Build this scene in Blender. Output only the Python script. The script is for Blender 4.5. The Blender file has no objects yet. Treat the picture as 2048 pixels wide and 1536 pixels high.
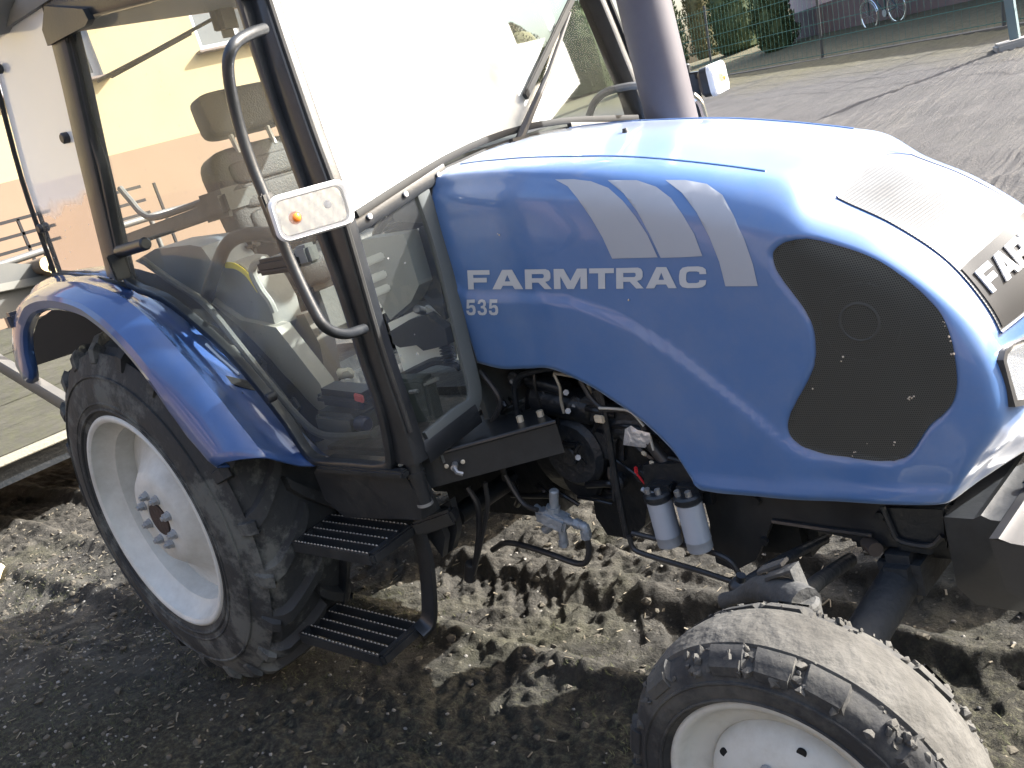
import bpy, bmesh, math, random
import numpy as np
from mathutils import Vector, Matrix
from mathutils.bvhtree import BVHTree
R = math.radians
random.seed(7)
rng = np.random.default_rng(11)
scene = bpy.context.scene
COL = scene.collection

# ------------------------------------------------------------------ camera
CF = 1933.2                                  # focal length in px of the 2048 px photo
CC = Vector((3.0252, -1.9630, 1.5346))
YAW, PIT, ROL = 2.39617, 0.250927, -0.297357
fw = Vector((math.cos(YAW)*math.cos(PIT), math.sin(YAW)*math.cos(PIT), -math.sin(PIT)))
rt = fw.cross(Vector((0, 0, 1))).normalized()
up = rt.cross(fw)
rt2 = math.cos(ROL)*rt + math.sin(ROL)*up
up2 = -math.sin(ROL)*rt + math.cos(ROL)*up
cd = bpy.data.cameras.new('camera')
cam = bpy.data.objects.new('camera', cd)
COL.objects.link(cam)
cd.sensor_fit = 'HORIZONTAL'
cd.sensor_width = 36.0
cd.lens = CF/2048*36.0
cd.clip_start = 0.05
cd.clip_end = 1500
M3 = Matrix((rt2, up2, -fw)).transposed()
cam.matrix_world = Matrix.Translation(CC) @ M3.to_4x4()
scene.camera = cam

# ------------------------------------------------------------------ world, sun, exposure
SUN = Vector((.82, 1.0, .78)).normalized()    # direction towards the sun
sun_el = math.asin(SUN.z)
world = bpy.data.worlds.new('World')
scene.world = world
world.use_nodes = True
wn = world.node_tree.nodes
wl = world.node_tree.links
bg = wn['Background']
sky = wn.new('ShaderNodeTexSky')
sky.sky_type = 'NISHITA'
sky.sun_disc = False
sky.sun_elevation = sun_el
sky.sun_rotation = math.atan2(SUN.x, SUN.y)
sky.air_density = 1.0
sky.dust_density = 5.0
sky.ozone_density = 1.0
wl.new(sky.outputs[0], bg.inputs[0])
bg.inputs[1].default_value = 0.15
sd = bpy.data.lights.new('sun', 'SUN')
sd.energy = 4.6
sd.angle = R(0.6)
sd.color = (1.0, 0.98, 0.95)
sun = bpy.data.objects.new('sun', sd)
COL.objects.link(sun)
sun.rotation_euler = (-SUN).to_track_quat('-Z', 'Y').to_euler()
scene.view_settings.view_transform = 'Standard'
scene.view_settings.look = 'None'
scene.view_settings.gamma = 1.0
scene.view_settings.exposure = 1.9
scene.render.resolution_x = 1024
scene.render.resolution_y = 768
scene.cycles.max_bounces = 10
scene.cycles.transparent_max_bounces = 24

# ------------------------------------------------------------------ helpers
def ray(px, py):
    return fw + (px-1024)/CF*rt2 - (py-768)/CF*up2
def at(px, py, x=None, y=None, z=None):
    """Point of a real plane (x=, y= or z=) seen at a spot of the photo."""
    d = ray(px, py)
    if x is not None: t = (x-CC.x)/d.x
    elif y is not None: t = (y-CC.y)/d.y
    else: t = (z-CC.z)/d.z
    return CC + d*t
def atp(px, py, p0, n):
    d = ray(px, py)
    return CC + d*((p0-CC).dot(n)/d.dot(n))

def catmull(pts, n=6, closed=False):
    pts = [Vector(p) for p in pts]
    out = []
    m = len(pts)
    rngi = range(m if closed else m-1)
    for i in rngi:
        if closed:
            a, b, c, d = pts[(i-1) % m], pts[i], pts[(i+1) % m], pts[(i+2) % m]
        else:
            b, c = pts[i], pts[i+1]
            a = pts[i-1] if i > 0 else b*2-c
            d = pts[i+2] if i+2 < m else c*2-b
        for k in range(n):
            t = k/n
            out.append(0.5*((2*b)+(c-a)*t+(2*a-5*b+4*c-d)*t*t+(3*b-a-3*c+d)*t**3))
    if not closed: out.append(pts[-1])
    return out

class MB:
    def __init__(s): s.v = []; s.f = []; s.m = []
    def add(s, verts, faces, mi=0):
        o = len(s.v)
        s.v += [tuple(v) for v in verts]
        s.f += [tuple(i+o for i in f) for f in faces]
        s.m += [mi]*len(faces)
        return s
    def box(s, c, size, rot=None, bev=0.0, mi=0):
        bm = bmesh.new()
        bmesh.ops.create_cube(bm, size=1.0)
        bmesh.ops.scale(bm, vec=size, verts=bm.verts)
        if bev > 0:
            bmesh.ops.bevel(bm, geom=bm.edges[:], offset=bev, segments=2, affect='EDGES')
        M = Matrix.Translation(Vector(c))
        if rot is not None:
            M = M @ (rot.to_4x4() if isinstance(rot, Matrix) else Matrix.Rotation(rot[2], 4, 'Z') @ Matrix.Rotation(rot[1], 4, 'Y') @ Matrix.Rotation(rot[0], 4, 'X'))
        bm.transform(M)
        bm.verts.index_update()
        s.add([v.co for v in bm.verts], [[v.index for v in f.verts] for f in bm.faces], mi)
        bm.free()
        return s
    def beam(s, a, b, w, h, bev=0.0, upv=(0, 0, 1), mi=0):
        a, b = Vector(a), Vector(b)
        d = b-a
        X = d.normalized()
        U = Vector(upv)
        Y = U.cross(X)
        if Y.length < 1e-4: Y = Vector((0, 1, 0)).cross(X)
        Y.normalize()
        Z = X.cross(Y)
        return s.box((a+b)/2, (d.length, w, h), Matrix((X, Y, Z)).transposed(), bev, mi)
    def tube(s, path, r, seg=10, closed=False, cap=True, smooth=0, sq=None, mi=0):
        p = [Vector(q) for q in path]
        if smooth: p = catmull(p, smooth, closed)
        n = len(p)
        rr = r if hasattr(r, '__len__') else [r]*n
        if len(rr) != n:
            rr = [rr[min(len(rr)-1, int(i*len(rr)/n))] for i in range(n)]
        T = []
        for i in range(n):
            a = p[(i-1) % n] if (closed or i > 0) else p[i]
            b = p[(i+1) % n] if (closed or i < n-1) else p[i]
            d = (b-a)
            T.append(d.normalized() if d.length > 1e-9 else Vector((0, 0, 1)))
        N = T[0].orthogonal().normalized()
        if sq is not None:
            N = (Vector(sq[2])-T[0]*Vector(sq[2]).dot(T[0])).normalized()
        verts = []
        for i in range(n):
            N = (N-T[i]*N.dot(T[i]))
            N.normalize()
            B = T[i].cross(N)
            for k in range(seg):
                a = 2*math.pi*(k+.5)/seg
                if sq is not None:
                    ca, sa = math.cos(a), math.sin(a)
                    e = .35
                    u = math.copysign(abs(ca)**e, ca)*sq[0]
                    w = math.copysign(abs(sa)**e, sa)*sq[1]
                    verts.append(p[i]+N*u+B*w)
                else:
                    verts.append(p[i]+(N*math.cos(a)+B*math.sin(a))*rr[i])
        faces = []
        for i in range(n if closed else n-1):
            for k in range(seg):
                a = i*seg+k; b = i*seg+(k+1) % seg
                c = ((i+1) % n)*seg+(k+1) % seg; d = ((i+1) % n)*seg+k
                faces.append((a, b, c, d))
        if cap and not closed:
            faces.append(tuple(range(seg))[::-1])
            faces.append(tuple((n-1)*seg+k for k in range(seg)))
        return s.add(verts, faces, mi)
    def lathe(s, prof, c, axis=(0, 1, 0), seg=48, a0=0, a1=None, mi=0, closed=False):
        """prof: list of (radius, offset along axis)"""
        A = Vector(axis).normalized()
        U = A.orthogonal().normalized() if abs(A.y) < .999 else Vector((1, 0, 0))
        V = A.cross(U)
        c = Vector(c)
        full = a1 is None
        n = seg if full else seg+1
        verts = []
        for i in range(n):
            a = a0+(2*math.pi if full else a1-a0)*i/seg
            d = U*math.cos(a)+V*math.sin(a)
            for (r, t) in prof: verts.append(c+d*r+A*t)
        m = len(prof)
        faces = []
        for i in range(n if full else n-1):
            j = (i+1) % n
            for k in range(m if closed else m-1):
                l = (k+1) % m
                faces.append((i*m+k, j*m+k, j*m+l, i*m+l))
        return s.add(verts, faces, mi)
    def cyl(s, a, b, r, seg=20, r2=None, mi=0, bev=0.0):
        a, b = Vector(a), Vector(b)
        L = (b-a).length
        r2 = r if r2 is None else r2
        e = min(bev, L/3)
        if bev: pr = [(0, 0), (r-e, 0), (r, e), (r2, L-e), (r2-e, L), (0, L)]
        else: pr = [(0, 0), (r, 0), (r, 0), (r2, L), (r2, L), (0, L)]
        return s.lathe(pr, a, (b-a), seg, mi=mi)
    def prism(s, poly, ext, mi=0):
        """closed polygon (3D points) extruded by a vector"""
        ext = Vector(ext)
        p = [Vector(q) for q in poly]
        n = len(p)
        bm = bmesh.new()
        vs = [bm.verts.new(q) for q in p]
        ed = [bm.edges.new((vs[i], vs[(i+1) % n])) for i in range(n)]
        bmesh.ops.triangle_fill(bm, use_beauty=True, edges=ed)
        bm.verts.index_update()
        tri = [[v.index for v in f.verts] for f in bm.faces]
        bm.free()
        verts = p+[q+ext for q in p]
        faces = [tuple(t) for t in tri]+[tuple(i+n for i in t)[::-1] for t in tri]
        faces += [(i, (i+1) % n, (i+1) % n+n, i+n) for i in range(n)]
        return s.add(verts, faces, mi)
    def blob(s, c, r, seed=0, sub=1, mi=0, amp=.3, squash=(1, 1, 1)):
        bm = bmesh.new()
        bmesh.ops.create_icosphere(bm, subdivisions=sub, radius=1)
        rr = random.Random(seed)
        vs = []
        for v in bm.verts:
            k = r*(1+amp*(rr.random()*2-1))
            vs.append(Vector(c)+Vector((v.co.x*squash[0], v.co.y*squash[1], v.co.z*squash[2]))*k)
        bm.verts.index_update()
        s.add(vs, [[v.index for v in f.verts] for f in bm.faces], mi)
        bm.free()
        return s
    def build(s, name, mats, parent=None, smooth=True, angle=40, recalc=True):
        me = bpy.data.meshes.new(name)
        vs = s.v
        if parent is not None:
            w = root_loc(parent)
            vs = [(a-w.x, b-w.y, c-w.z) for a, b, c in vs]
        me.from_pydata(vs, [], s.f)
        if not isinstance(mats, (list, tuple)): mats = [mats]
        for m in mats: me.materials.append(m)
        if len(mats) > 1: me.polygons.foreach_set('material_index', s.m)
        if recalc:
            bm = bmesh.new(); bm.from_mesh(me)
            bmesh.ops.recalc_face_normals(bm, faces=bm.faces)
            bm.to_mesh(me); bm.free()
        if smooth:
            me.polygons.foreach_set('use_smooth', [True]*len(me.polygons))
            try: me.set_sharp_from_angle(angle=R(angle))
            except Exception: pass
        me.update()
        o = bpy.data.objects.new(name, me)
        COL.objects.link(o)
        if parent is not None: o.parent = parent
        return o

def root_loc(o):
    l = Vector(o.location)
    while o.parent is not None:
        o = o.parent
        l += Vector(o.location)
    return l
def tag(o, label=None, cat=None, group=None, kind=None):
    if label: o['label'] = label
    if cat: o['category'] = cat
    if group: o['group'] = group
    if kind: o['kind'] = kind
    return o
def empty(name, loc, label, cat, group=None):
    o = bpy.data.objects.new(name, None)
    COL.objects.link(o)
    o.location = loc
    o.empty_display_size = .2
    return tag(o, label, cat, group)
def copy_tree(o, parent=None):
    c = o.copy(); COL.objects.link(c); c.parent = parent
    for ch in list(o.children): copy_tree(ch, c)
    return c

# ------------------------------------------------------------------ materials
def mat(name, col, rough=.5, metal=0., coat=0., col2=None, nscale=6., bump=0., bscale=60., dust=0., dustcol=(.22, .19, .15), spec=.5, detail=6., stretch=None, dscale=3., drange=(.42, .75)):
    m = bpy.data.materials.new(name); m.use_nodes = True
    nt = m.node_tree; N = nt.nodes; L = nt.links
    b = N['Principled BSDF']
    b.inputs['Base Color'].default_value = (*col, 1)
    b.inputs['Roughness'].default_value = rough
    b.inputs['Metallic'].default_value = metal
    b.inputs['Coat Weight'].default_value = coat
    b.inputs['Coat Roughness'].default_value = .06
    b.inputs['Specular IOR Level'].default_value = spec
    tc = N.new('ShaderNodeTexCoord')
    src = tc.outputs['Object']
    if stretch:
        mp = N.new('ShaderNodeMapping'); mp.inputs['Scale'].default_value = stretch
        L.new(src, mp.inputs[0]); src = mp.outputs[0]
    cur = None
    if col2 is not None:
        n = N.new('ShaderNodeTexNoise'); n.inputs['Scale'].default_value = nscale; n.inputs['Detail'].default_value = detail
        n.inputs['Roughness'].default_value = .65
        L.new(src, n.inputs['Vector'])
        r = N.new('ShaderNodeValToRGB')
        r.color_ramp.elements[0].position = .36; r.color_ramp.elements[1].position = .64
        r.color_ramp.elements[0].color = (*col, 1); r.color_ramp.elements[1].color = (*col2, 1)
        L.new(n.outputs['Fac'], r.inputs['Fac']); cur = r.outputs['Color']
    if dust > 0:
        n2 = N.new('ShaderNodeTexNoise'); n2.inputs['Scale'].default_value = dscale; n2.inputs['Detail'].default_value = 9
        n2.inputs['Roughness'].default_value = .72
        L.new(tc.outputs['Object'], n2.inputs['Vector'])
        mr = N.new('ShaderNodeMapRange'); mr.inputs['From Min'].default_value = drange[0]; mr.inputs['From Max'].default_value = drange[1]
        mr.inputs['To Max'].default_value = dust; mr.inputs['To Min'].default_value = dust*.12
        L.new(n2.outputs['Fac'], mr.inputs['Value'])
        mx = N.new('ShaderNodeMix'); mx.data_type = 'RGBA'
        L.new(mr.outputs[0], mx.inputs['Factor'])
        if cur is not None: L.new(cur, mx.inputs['A'])
        else: mx.inputs['A'].default_value = (*col, 1)
        mx.inputs['B'].default_value = (*dustcol, 1)
        cur = mx.outputs['Result']
        mr2 = N.new('ShaderNodeMapRange'); mr2.inputs['To Min'].default_value = rough; mr2.inputs['To Max'].default_value = min(1, rough+.5)
        L.new(mr.outputs[0], mr2.inputs['Value']); L.new(mr2.outputs[0], b.inputs['Roughness'])
    if cur is not None: L.new(cur, b.inputs['Base Color'])
    if bump > 0:
        n3 = N.new('ShaderNodeTexNoise'); n3.inputs['Scale'].default_value = bscale; n3.inputs['Detail'].default_value = 5
        L.new(src, n3.inputs['Vector'])
        bp = N.new('ShaderNodeBump'); bp.inputs['Strength'].default_value = bump; bp.inputs['Distance'].default_value = .01
        L.new(n3.outputs['Fac'], bp.inputs['Height']); L.new(bp.outputs[0], b.inputs['Normal'])
    return m

def glass(name, dust, tint=(1, 1, 1), ior=1.38, dcol=(.75, .77, .76), drough=.45, speck=0.):
    m = bpy.data.materials.new(name); m.use_nodes = True
    nt = m.node_tree; N = nt.nodes; L = nt.links
    N.remove(N['Principled BSDF'])
    out = N['Material Output']
    tr = N.new('ShaderNodeBsdfTransparent'); tr.inputs[0].default_value = (*tint, 1)
    gl = N.new('ShaderNodeBsdfGlossy'); gl.inputs['Roughness'].default_value = .02
    fr = N.new('ShaderNodeFresnel'); fr.inputs[0].default_value = ior
    mx = N.new('ShaderNodeMixShader')
    L.new(fr.outputs[0], mx.inputs[0]); L.new(tr.outputs[0], mx.inputs[1]); L.new(gl.outputs[0], mx.inputs[2])
    # dried dust layer, on some panes standing in for sky reflection: mostly rough scatter
    df = N.new('ShaderNodeBsdfDiffuse'); df.inputs[0].default_value = (*dcol, 1)
    g2 = N.new('ShaderNodeBsdfGlossy'); g2.inputs['Roughness'].default_value = drough; g2.inputs[0].default_value = (*dcol, 1)
    tl = N.new('ShaderNodeBsdfTranslucent'); tl.inputs[0].default_value = (*dcol, 1)
    m1 = N.new('ShaderNodeMixShader'); m1.inputs[0].default_value = .35
    L.new(df.outputs[0], m1.inputs[1]); L.new(g2.outputs[0], m1.inputs[2])
    m2 = N.new('ShaderNodeMixShader'); m2.inputs[0].default_value = .3
    L.new(m1.outputs[0], m2.inputs[1]); L.new(tl.outputs[0], m2.inputs[2])
    tc = N.new('ShaderNodeTexCoord')
    nz = N.new('ShaderNodeTexNoise'); nz.inputs['Scale'].default_value = 3.5; nz.inputs['Detail'].default_value = 8; nz.inputs['Roughness'].default_value = .6
    L.new(tc.outputs['Object'], nz.inputs['Vector'])
    mr = N.new('ShaderNodeMapRange'); mr.inputs['From Min'].default_value = .3; mr.inputs['From Max'].default_value = .7
    mr.inputs['To Min'].default_value = dust*.6; mr.inputs['To Max'].default_value = dust*1.4
    L.new(nz.outputs['Fac'], mr.inputs['Value'])
    fac = mr.outputs[0]
    if speck > 0:
        vo = N.new('ShaderNodeTexVoronoi'); vo.inputs['Scale'].default_value = 28
        L.new(tc.outputs['Object'], vo.inputs['Vector'])
        lt = N.new('ShaderNodeMath'); lt.operation = 'LESS_THAN'; lt.inputs[1].default_value = .09
        L.new(vo.outputs['Distance'], lt.inputs[0])
        ml = N.new('ShaderNodeMath'); ml.operation = 'MULTIPLY'; ml.inputs[1].default_value = speck
        L.new(lt.outputs[0], ml.inputs[0])
        ad = N.new('ShaderNodeMath'); ad.operation = 'ADD'; ad.use_clamp = True
        L.new(fac, ad.inputs[0]); L.new(ml.outputs[0], ad.inputs[1]); fac = ad.outputs[0]
    m3 = N.new('ShaderNodeMixShader')
    L.new(fac, m3.inputs[0]); L.new(mx.outputs[0], m3.inputs[1]); L.new(m2.outputs[0], m3.inputs[2])
    L.new(m3.outputs[0], out.inputs[0])
    return m

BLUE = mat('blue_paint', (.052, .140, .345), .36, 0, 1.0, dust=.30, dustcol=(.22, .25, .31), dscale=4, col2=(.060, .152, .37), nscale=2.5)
_b = BLUE.node_tree.nodes['Principled BSDF']
_b.inputs['Sheen Weight'].default_value = .5; _b.inputs['Sheen Roughness'].default_value = .33; _b.inputs['Sheen Tint'].default_value = (.9, .95, 1, 1)
_b.inputs['Coat Roughness'].default_value = .09
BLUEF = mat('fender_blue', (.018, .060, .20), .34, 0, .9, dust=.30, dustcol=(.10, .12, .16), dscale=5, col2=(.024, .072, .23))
BLACK = mat('black_paint', (.010, .012, .015), .38, 0, .25, dust=.30, dustcol=(.075, .08, .082), dscale=7, bump=.05, bscale=120)
DARK = mat('engine_black', (.008, .011, .015), .34, 0, 0, dust=.22, dustcol=(.040, .043, .045), dscale=14, bump=.3, bscale=45)
RUBBERP = mat('rubber_seal', (.012, .012, .012), .75, dust=.3, dustcol=(.12, .12, .11))
TYRE = mat('tyre_rubber', (.014, .016, .019), .75, dust=.85, dustcol=(.115, .118, .108), dscale=4.6, drange=(.50, .58), bump=.35, bscale=35)
MUDTYRE = mat('muddy_tyre_rubber', (.016, .017, .019), .85, dust=.85, dustcol=(.085, .082, .072), dscale=7, drange=(.44, .60), bump=.5, bscale=30)
RIM = mat('rim_paint', (.62, .63, .60), .5, 0, .1, dust=.6, dustcol=(.24, .22, .18), dscale=4)
RIMF = mat('front_rim_paint', (.58, .59, .55), .5, 0, .1, dust=.65, dustcol=(.26, .23, .18), dscale=6)
STEEL = mat('dull_steel', (.36, .37, .38), .45, .8, bump=.1, dust=.4, dscale=20)
NUTM = mat('painted_nut', (.34, .36, .38), .5, .2, dust=.5, dscale=25)
ALU = mat('cast_aluminium', (.34, .38, .42), .5, .45, bump=.5, bscale=90, dust=.3, dustcol=(.12, .13, .14), dscale=12)
CHROME = mat('chrome', (.85, .86, .88), .08, 1.0)
GREYD = mat('grey_decal', (.36, .39, .44), .5, dust=.2, dustcol=(.3, .3, .3))
WHITED = mat('white_lettering', (.72, .73, .74), .35)
SILV = mat('silver_lettering', (.48, .51, .54), .4)
GREYPL = mat('grey_plastic', (.20, .205, .20), .6, dust=.4, dustcol=(.28, .27, .24), dscale=6, bump=.1)
SEATM = mat('seat_vinyl', (.012, .012, .013), .6, bump=.3, bscale=150, dust=.15, dustcol=(.04, .04, .038), dscale=5)
FILT = mat('grey_filter_paint', (.26, .29, .33), .45, 0, .2, dust=.2, dscale=10)
CABIN = mat('cab_trim', (.05, .055, .055), .6, dust=.4, dustcol=(.16, .15, .13), dscale=8, bump=.15)
PIPE = mat('exhaust_paint', (.075, .070, .085), .5, .1, dust=.3, dustcol=(.16, .15, .15), dscale=5)
PLAST = mat('black_plastic', (.02, .02, .022), .38, dust=.22, dustcol=(.13, .135, .13), dscale=6)
RED = mat('red_tag', (.5, .02, .03), .4)
CREAM = mat('cream_connector', (.55, .48, .36), .5)
YEL = mat('yellow_sticker', (.75, .62, .06), .5)
LEAFM = mat('dead_leaf', (.20, .09, .05), .7, col2=(.12, .06, .04), nscale=40)
G_WS = glass('windshield_glass', .60, tint=(.80, .84, .82), drough=.40, speck=.25, ior=1.06)  # dust scatter here stands in for the bright sky reflection
def sky_gaps(m):
    # the veil painting the sky's reflection has gaps shaped like a reflected skyline
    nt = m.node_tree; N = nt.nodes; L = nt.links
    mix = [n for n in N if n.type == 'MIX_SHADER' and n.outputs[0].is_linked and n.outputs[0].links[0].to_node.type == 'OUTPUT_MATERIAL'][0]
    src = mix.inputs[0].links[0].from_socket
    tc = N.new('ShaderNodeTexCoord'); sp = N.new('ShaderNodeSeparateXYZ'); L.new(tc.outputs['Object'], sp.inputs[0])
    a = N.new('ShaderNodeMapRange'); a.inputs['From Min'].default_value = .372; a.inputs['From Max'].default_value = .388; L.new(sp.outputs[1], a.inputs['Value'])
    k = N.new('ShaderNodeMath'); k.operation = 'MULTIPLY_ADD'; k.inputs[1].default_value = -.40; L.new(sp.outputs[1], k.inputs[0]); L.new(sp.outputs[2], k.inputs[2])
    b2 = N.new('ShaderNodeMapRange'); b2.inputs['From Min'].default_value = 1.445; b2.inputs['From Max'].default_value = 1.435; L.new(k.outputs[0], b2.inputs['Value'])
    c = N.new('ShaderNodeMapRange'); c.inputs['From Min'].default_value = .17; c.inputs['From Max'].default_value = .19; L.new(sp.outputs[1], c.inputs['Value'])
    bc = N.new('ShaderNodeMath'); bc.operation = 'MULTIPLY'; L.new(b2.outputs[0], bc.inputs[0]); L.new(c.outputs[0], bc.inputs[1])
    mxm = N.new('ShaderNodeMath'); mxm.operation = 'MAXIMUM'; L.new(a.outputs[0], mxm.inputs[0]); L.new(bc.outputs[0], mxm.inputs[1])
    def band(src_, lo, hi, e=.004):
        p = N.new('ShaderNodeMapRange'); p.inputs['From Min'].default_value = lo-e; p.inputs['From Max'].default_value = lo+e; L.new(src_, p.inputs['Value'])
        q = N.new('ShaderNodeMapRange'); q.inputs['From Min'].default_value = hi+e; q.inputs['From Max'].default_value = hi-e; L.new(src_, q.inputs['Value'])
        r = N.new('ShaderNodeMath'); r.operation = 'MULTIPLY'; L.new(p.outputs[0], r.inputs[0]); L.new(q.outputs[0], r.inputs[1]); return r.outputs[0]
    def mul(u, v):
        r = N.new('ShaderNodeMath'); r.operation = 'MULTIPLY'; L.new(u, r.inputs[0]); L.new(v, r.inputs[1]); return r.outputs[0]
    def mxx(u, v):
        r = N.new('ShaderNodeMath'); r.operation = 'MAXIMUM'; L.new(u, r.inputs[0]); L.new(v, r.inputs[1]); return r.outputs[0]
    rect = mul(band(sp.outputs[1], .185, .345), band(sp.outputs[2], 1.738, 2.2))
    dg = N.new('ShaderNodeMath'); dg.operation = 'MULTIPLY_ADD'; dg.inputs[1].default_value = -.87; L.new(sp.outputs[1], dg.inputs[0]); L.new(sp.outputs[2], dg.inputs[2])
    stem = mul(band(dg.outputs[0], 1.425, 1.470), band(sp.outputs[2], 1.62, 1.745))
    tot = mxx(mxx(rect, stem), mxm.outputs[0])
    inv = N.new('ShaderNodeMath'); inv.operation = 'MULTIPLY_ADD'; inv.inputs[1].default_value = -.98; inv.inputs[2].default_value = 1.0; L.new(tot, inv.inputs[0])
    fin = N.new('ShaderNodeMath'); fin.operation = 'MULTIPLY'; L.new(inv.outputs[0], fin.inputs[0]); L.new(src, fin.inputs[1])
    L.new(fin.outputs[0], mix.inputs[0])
sky_gaps(G_WS)
G_DOOR = glass('door_glass', .075, tint=(.90, .93, .90), speck=.15)
G_Q = glass('lower_panel_glass', .05, tint=(.86, .90, .88), speck=.35)
G_SIDE = glass('side_glass', .07, dcol=(.93, .96, 1.0), tint=(.92, .95, .93), speck=.2)
def sky_sheen(m):
    # white veil painting the sky's reflection on the upper rear quarter panes, ragged edge below
    nt = m.node_tree; N = nt.nodes; L = nt.links
    mix = [n for n in N if n.type == 'MIX_SHADER' and n.outputs[0].is_linked and n.outputs[0].links[0].to_node.type == 'OUTPUT_MATERIAL'][0]
    src = mix.inputs[0].links[0].from_socket
    tc = N.new('ShaderNodeTexCoord'); sp = N.new('ShaderNodeSeparateXYZ'); L.new(tc.outputs['Object'], sp.inputs[0])
    nz = N.new('ShaderNodeTexNoise'); nz.inputs['Scale'].default_value = 9; nz.inputs['Detail'].default_value = 5; L.new(tc.outputs['Object'], nz.inputs['Vector'])
    k = N.new('ShaderNodeMath'); k.operation = 'MULTIPLY_ADD'; k.inputs[1].default_value = .12; L.new(nz.outputs['Fac'], k.inputs[0]); L.new(sp.outputs[2], k.inputs[2])
    a = N.new('ShaderNodeMapRange'); a.inputs['From Min'].default_value = 1.755; a.inputs['From Max'].default_value = 1.80; a.inputs['To Max'].default_value = .82; L.new(k.outputs[0], a.inputs['Value'])
    mx = N.new('ShaderNodeMath'); mx.operation = 'MAXIMUM'; L.new(a.outputs[0], mx.inputs[0]); L.new(src, mx.inputs[1]); L.new(mx.outputs[0], mix.inputs[0])
sky_sheen(G_SIDE)
G_CLEAN = glass('clean_glass', .004, ior=1.2, tint=(.93, .96, .95))
G_HEAD = glass('headlamp_lens', .22, dcol=(.85, .9, .95))
G_LAMP = glass('lamp_lens', .22, dcol=(.9, .9, .9), drough=.2)

# ------------------------------------------------------------------ numeric noise
def _hash(ix, iy, s):
    h = (ix.astype(np.int64)*374761393+iy.astype(np.int64)*668265263+s*1274126177) & 0xffffffff
    h = ((h ^ (h >> 13))*1274126177) & 0xffffffff
    h = h ^ (h >> 16)
    return (h & 0xffffff)/float(0xffffff)
def vnoise(x, y, s=0):
    ix = np.floor(x); iy = np.floor(y)
    fx = x-ix; fy = y-iy
    ux = fx*fx*fx*(fx*(fx*6-15)+10); uy = fy*fy*fy*(fy*(fy*6-15)+10)
    a = _hash(ix, iy, s); b = _hash(ix+1, iy, s); c = _hash(ix, iy+1, s); d = _hash(ix+1, iy+1, s)
    return (a*(1-ux)+b*ux)*(1-uy)+(c*(1-ux)+d*ux)*uy-.5
def fbm(x, y, s=0, o=5, g=.5):
    r = 0; a = 1.
    for i in range(o):
        r = r+a*vnoise(x, y, s+i*17)
        x = x*2.03+11.3; y = y*2.03-7.7; a *= g
    return r
def sstep(a, b, x):
    t = np.clip((x-a)/(b-a), 0, 1); return t*t*(3-2*t)
def terrain(x, y):
    x = np.asarray(x, float); y = np.asarray(y, float)
    base = .072*np.maximum(0, y-4.)
    base = np.minimum(base, 1.7)
    return base

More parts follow.
